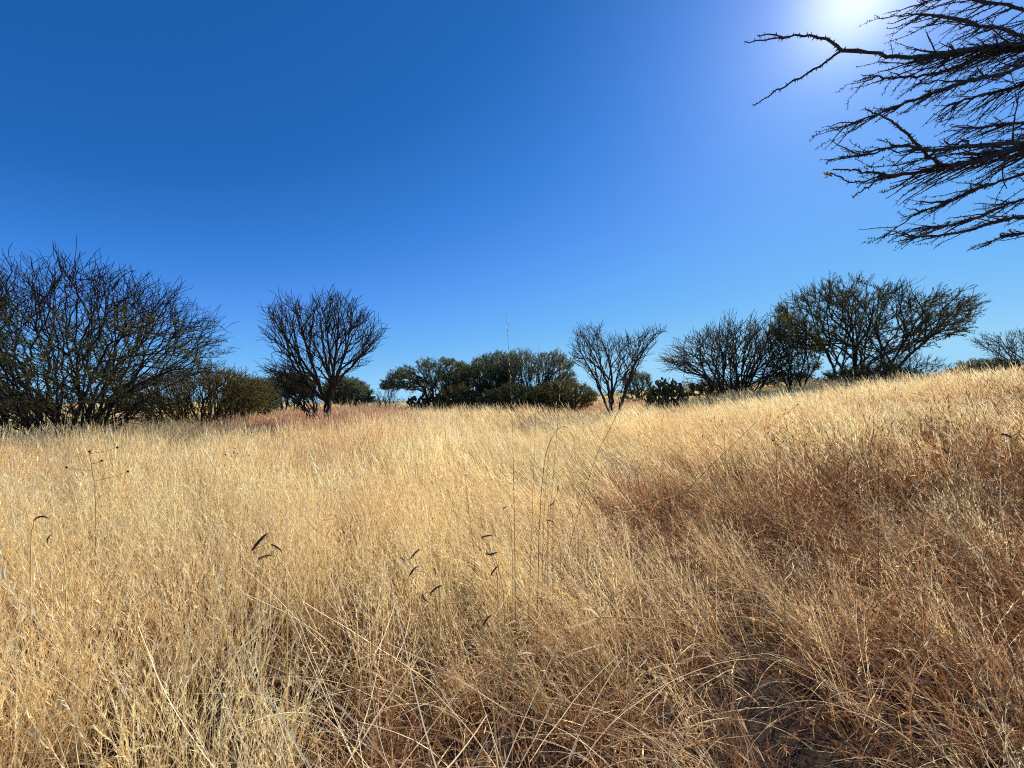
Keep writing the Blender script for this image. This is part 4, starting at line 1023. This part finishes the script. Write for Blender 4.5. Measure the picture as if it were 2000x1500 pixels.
broken_weed('white curled dead leaf standing in the brown grass right of centre', 2.1, [[(1532, 1140), (1536, 1128)]], [[(1532, 1132), (1545, 1120), (1550, 1108), (1547, 1097)]], 5, .0025)
broken_weed('long pale straw slanting across the bottom left of centre', 1.4, [[(900, 1410), (800, 1352), (700, 1305), (645, 1300)]], [[(760, 1335), (740, 1318), (715, 1306)]], 6, .0018)
broken_weed('pair of pale straws fanning up to the left from the lower left corner area', 1.5, [[(30, 1480), (150, 1330), (220, 1200), (228, 1150)], [(30, 1480), (120, 1400), (215, 1290)]], [], 7, .0019)
broken_weed('thick pale broken straw crossing the left foreground like a leaning pole', 1.55, [[(275, 1240), (262, 1180), (235, 1130), (190, 1070)], [(262, 1180), (300, 1150), (340, 1118)]], [[(235, 1130), (245, 1112), (255, 1100)]], 8, .0024)

# ------------------------------------------------------------------ light, sky, camera
sun = bpy.data.lights.new('sun', 'SUN'); sun.energy = 5.0; sun.angle = math.radians(0.53); sun.color = (1.0, 0.92, 0.76)
so = bpy.data.objects.new('sun', sun); C.objects.link(so)
so.rotation_mode = 'QUATERNION'; so.rotation_quaternion = Vector(SUN).to_track_quat('Z', 'Y')

w = bpy.data.worlds.new('World'); bpy.context.scene.world = w; w.use_nodes = True
nt = w.node_tree; N, L = nt.nodes, nt.links; N.clear()
sky = N.new('ShaderNodeTexSky'); sky.sky_type = 'NISHITA'; sky.sun_disc = False
sky.sun_elevation = math.asin(SUN[2]); sky.sun_rotation = math.atan2(SUN[0], SUN[1])
sky.altitude = 1900; sky.air_density = 1.0; sky.dust_density = 0.4; sky.ozone_density = 3.0
sg = N.new('ShaderNodeSeparateColor'); L.new(sky.outputs[0], sg.inputs[0])
sm = N.new('ShaderNodeMath'); sm.operation = 'MULTIPLY'; sm.inputs[1].default_value = 0.11; L.new(sg.outputs[1], sm.inputs[0])
# clear dry high-altitude air: the sky's own brightness drives a deeper blue
sr = ramp(N, [(.13, (.011, .102, .37)), (.198, (.018, .145, .50)), (.266, (.044, .228, .73)), (.347, (.090, .315, .88)), (.429, (.125, .400, .93)), (.54, (.165, .48, .94)), (.70, (.25, .58, .95)), (.853, (.34, .67, .95))])
L.new(sm.outputs[0], sr.inputs[0])
hs = N.new('ShaderNodeVectorMath'); hs.operation = 'SCALE'; hs.inputs['Scale'].default_value = 1 / 0.11; L.new(sr.outputs[0], hs.inputs[0])
# the pale aureole round the sun
tc = N.new('ShaderNodeTexCoord'); dt = N.new('ShaderNodeVectorMath'); dt.operation = 'DOT_PRODUCT'
nm = N.new('ShaderNodeVectorMath'); nm.operation = 'NORMALIZE'; L.new(tc.outputs['Generated'], nm.inputs[0])
L.new(nm.outputs[0], dt.inputs[0]); dt.inputs[1].default_value = tuple(SUN)
cl = N.new('ShaderNodeMath'); cl.operation = 'MAXIMUM'; cl.inputs[1].default_value = 0; L.new(dt.outputs['Value'], cl.inputs[0])
def powadd(e, k):
    p = N.new('ShaderNodeMath'); p.operation = 'POWER'; p.inputs[1].default_value = e; L.new(cl.outputs[0], p.inputs[0])
    q = N.new('ShaderNodeMath'); q.operation = 'MULTIPLY'; q.inputs[1].default_value = k; L.new(p.outputs[0], q.inputs[0]); return q
a1, a2, a3 = powadd(450, 5.5), powadd(22, 0.75), powadd(110, 1.5)
def tint(n, col):
    v = N.new('ShaderNodeVectorMath'); v.operation = 'SCALE'; v.inputs[0].default_value = col; L.new(n.outputs[0], v.inputs['Scale']); return v
t1, t2 = tint(a1, (1.0, .92, .6)), tint(a2, (1.0, .75, .6))
t3 = tint(a3, (1.0, .9, .7)); s0 = N.new('ShaderNodeVectorMath'); s0.operation = 'ADD'; L.new(t1.outputs[0], s0.inputs[0]); L.new(t3.outputs[0], s0.inputs[1])
s1 = N.new('ShaderNodeVectorMath'); s1.operation = 'ADD'; L.new(s0.outputs[0], s1.inputs[0]); L.new(t2.outputs[0], s1.inputs[1])
s2 = N.new('ShaderNodeVectorMath'); s2.operation = 'ADD'; L.new(s1.outputs[0], s2.inputs[0]); L.new(hs.outputs[0], s2.inputs[1])
bg = N.new('ShaderNodeBackground'); bg.inputs['Strength'].default_value = 0.11; L.new(s2.outputs[0], bg.inputs['Color'])
wo = N.new('ShaderNodeOutputWorld'); L.new(bg.outputs[0], wo.inputs[0])

cd = bpy.data.cameras.new('camera'); co = bpy.data.objects.new('camera', cd); C.objects.link(co)
co.location = (0, 0, EYE); co.rotation_euler = (math.radians(90), 0, 0)
cd.sensor_width = 36; cd.lens = 36 * F / 2000.0; cd.shift_y = (HOR - 750) / 2000.0
cd.clip_start = 0.05; cd.clip_end = 20000
sc = bpy.context.scene; sc.camera = co
sc.view_settings.view_transform = 'Standard'; sc.view_settings.look = 'None'; sc.view_settings.exposure = 0; sc.view_settings.gamma = 1
sc.cycles.max_bounces = 4; sc.cycles.diffuse_bounces = 3; sc.cycles.transmission_bounces = 3; sc.cycles.glossy_bounces = 1
sc.cycles.use_denoising = False; sc.cycles.filter_width = 1.1; sc.cycles.sample_clamp_indirect = 4; sc.cycles.sample_clamp_direct = 8
sc.cycles.caustics_reflective = False; sc.cycles.caustics_refractive = False
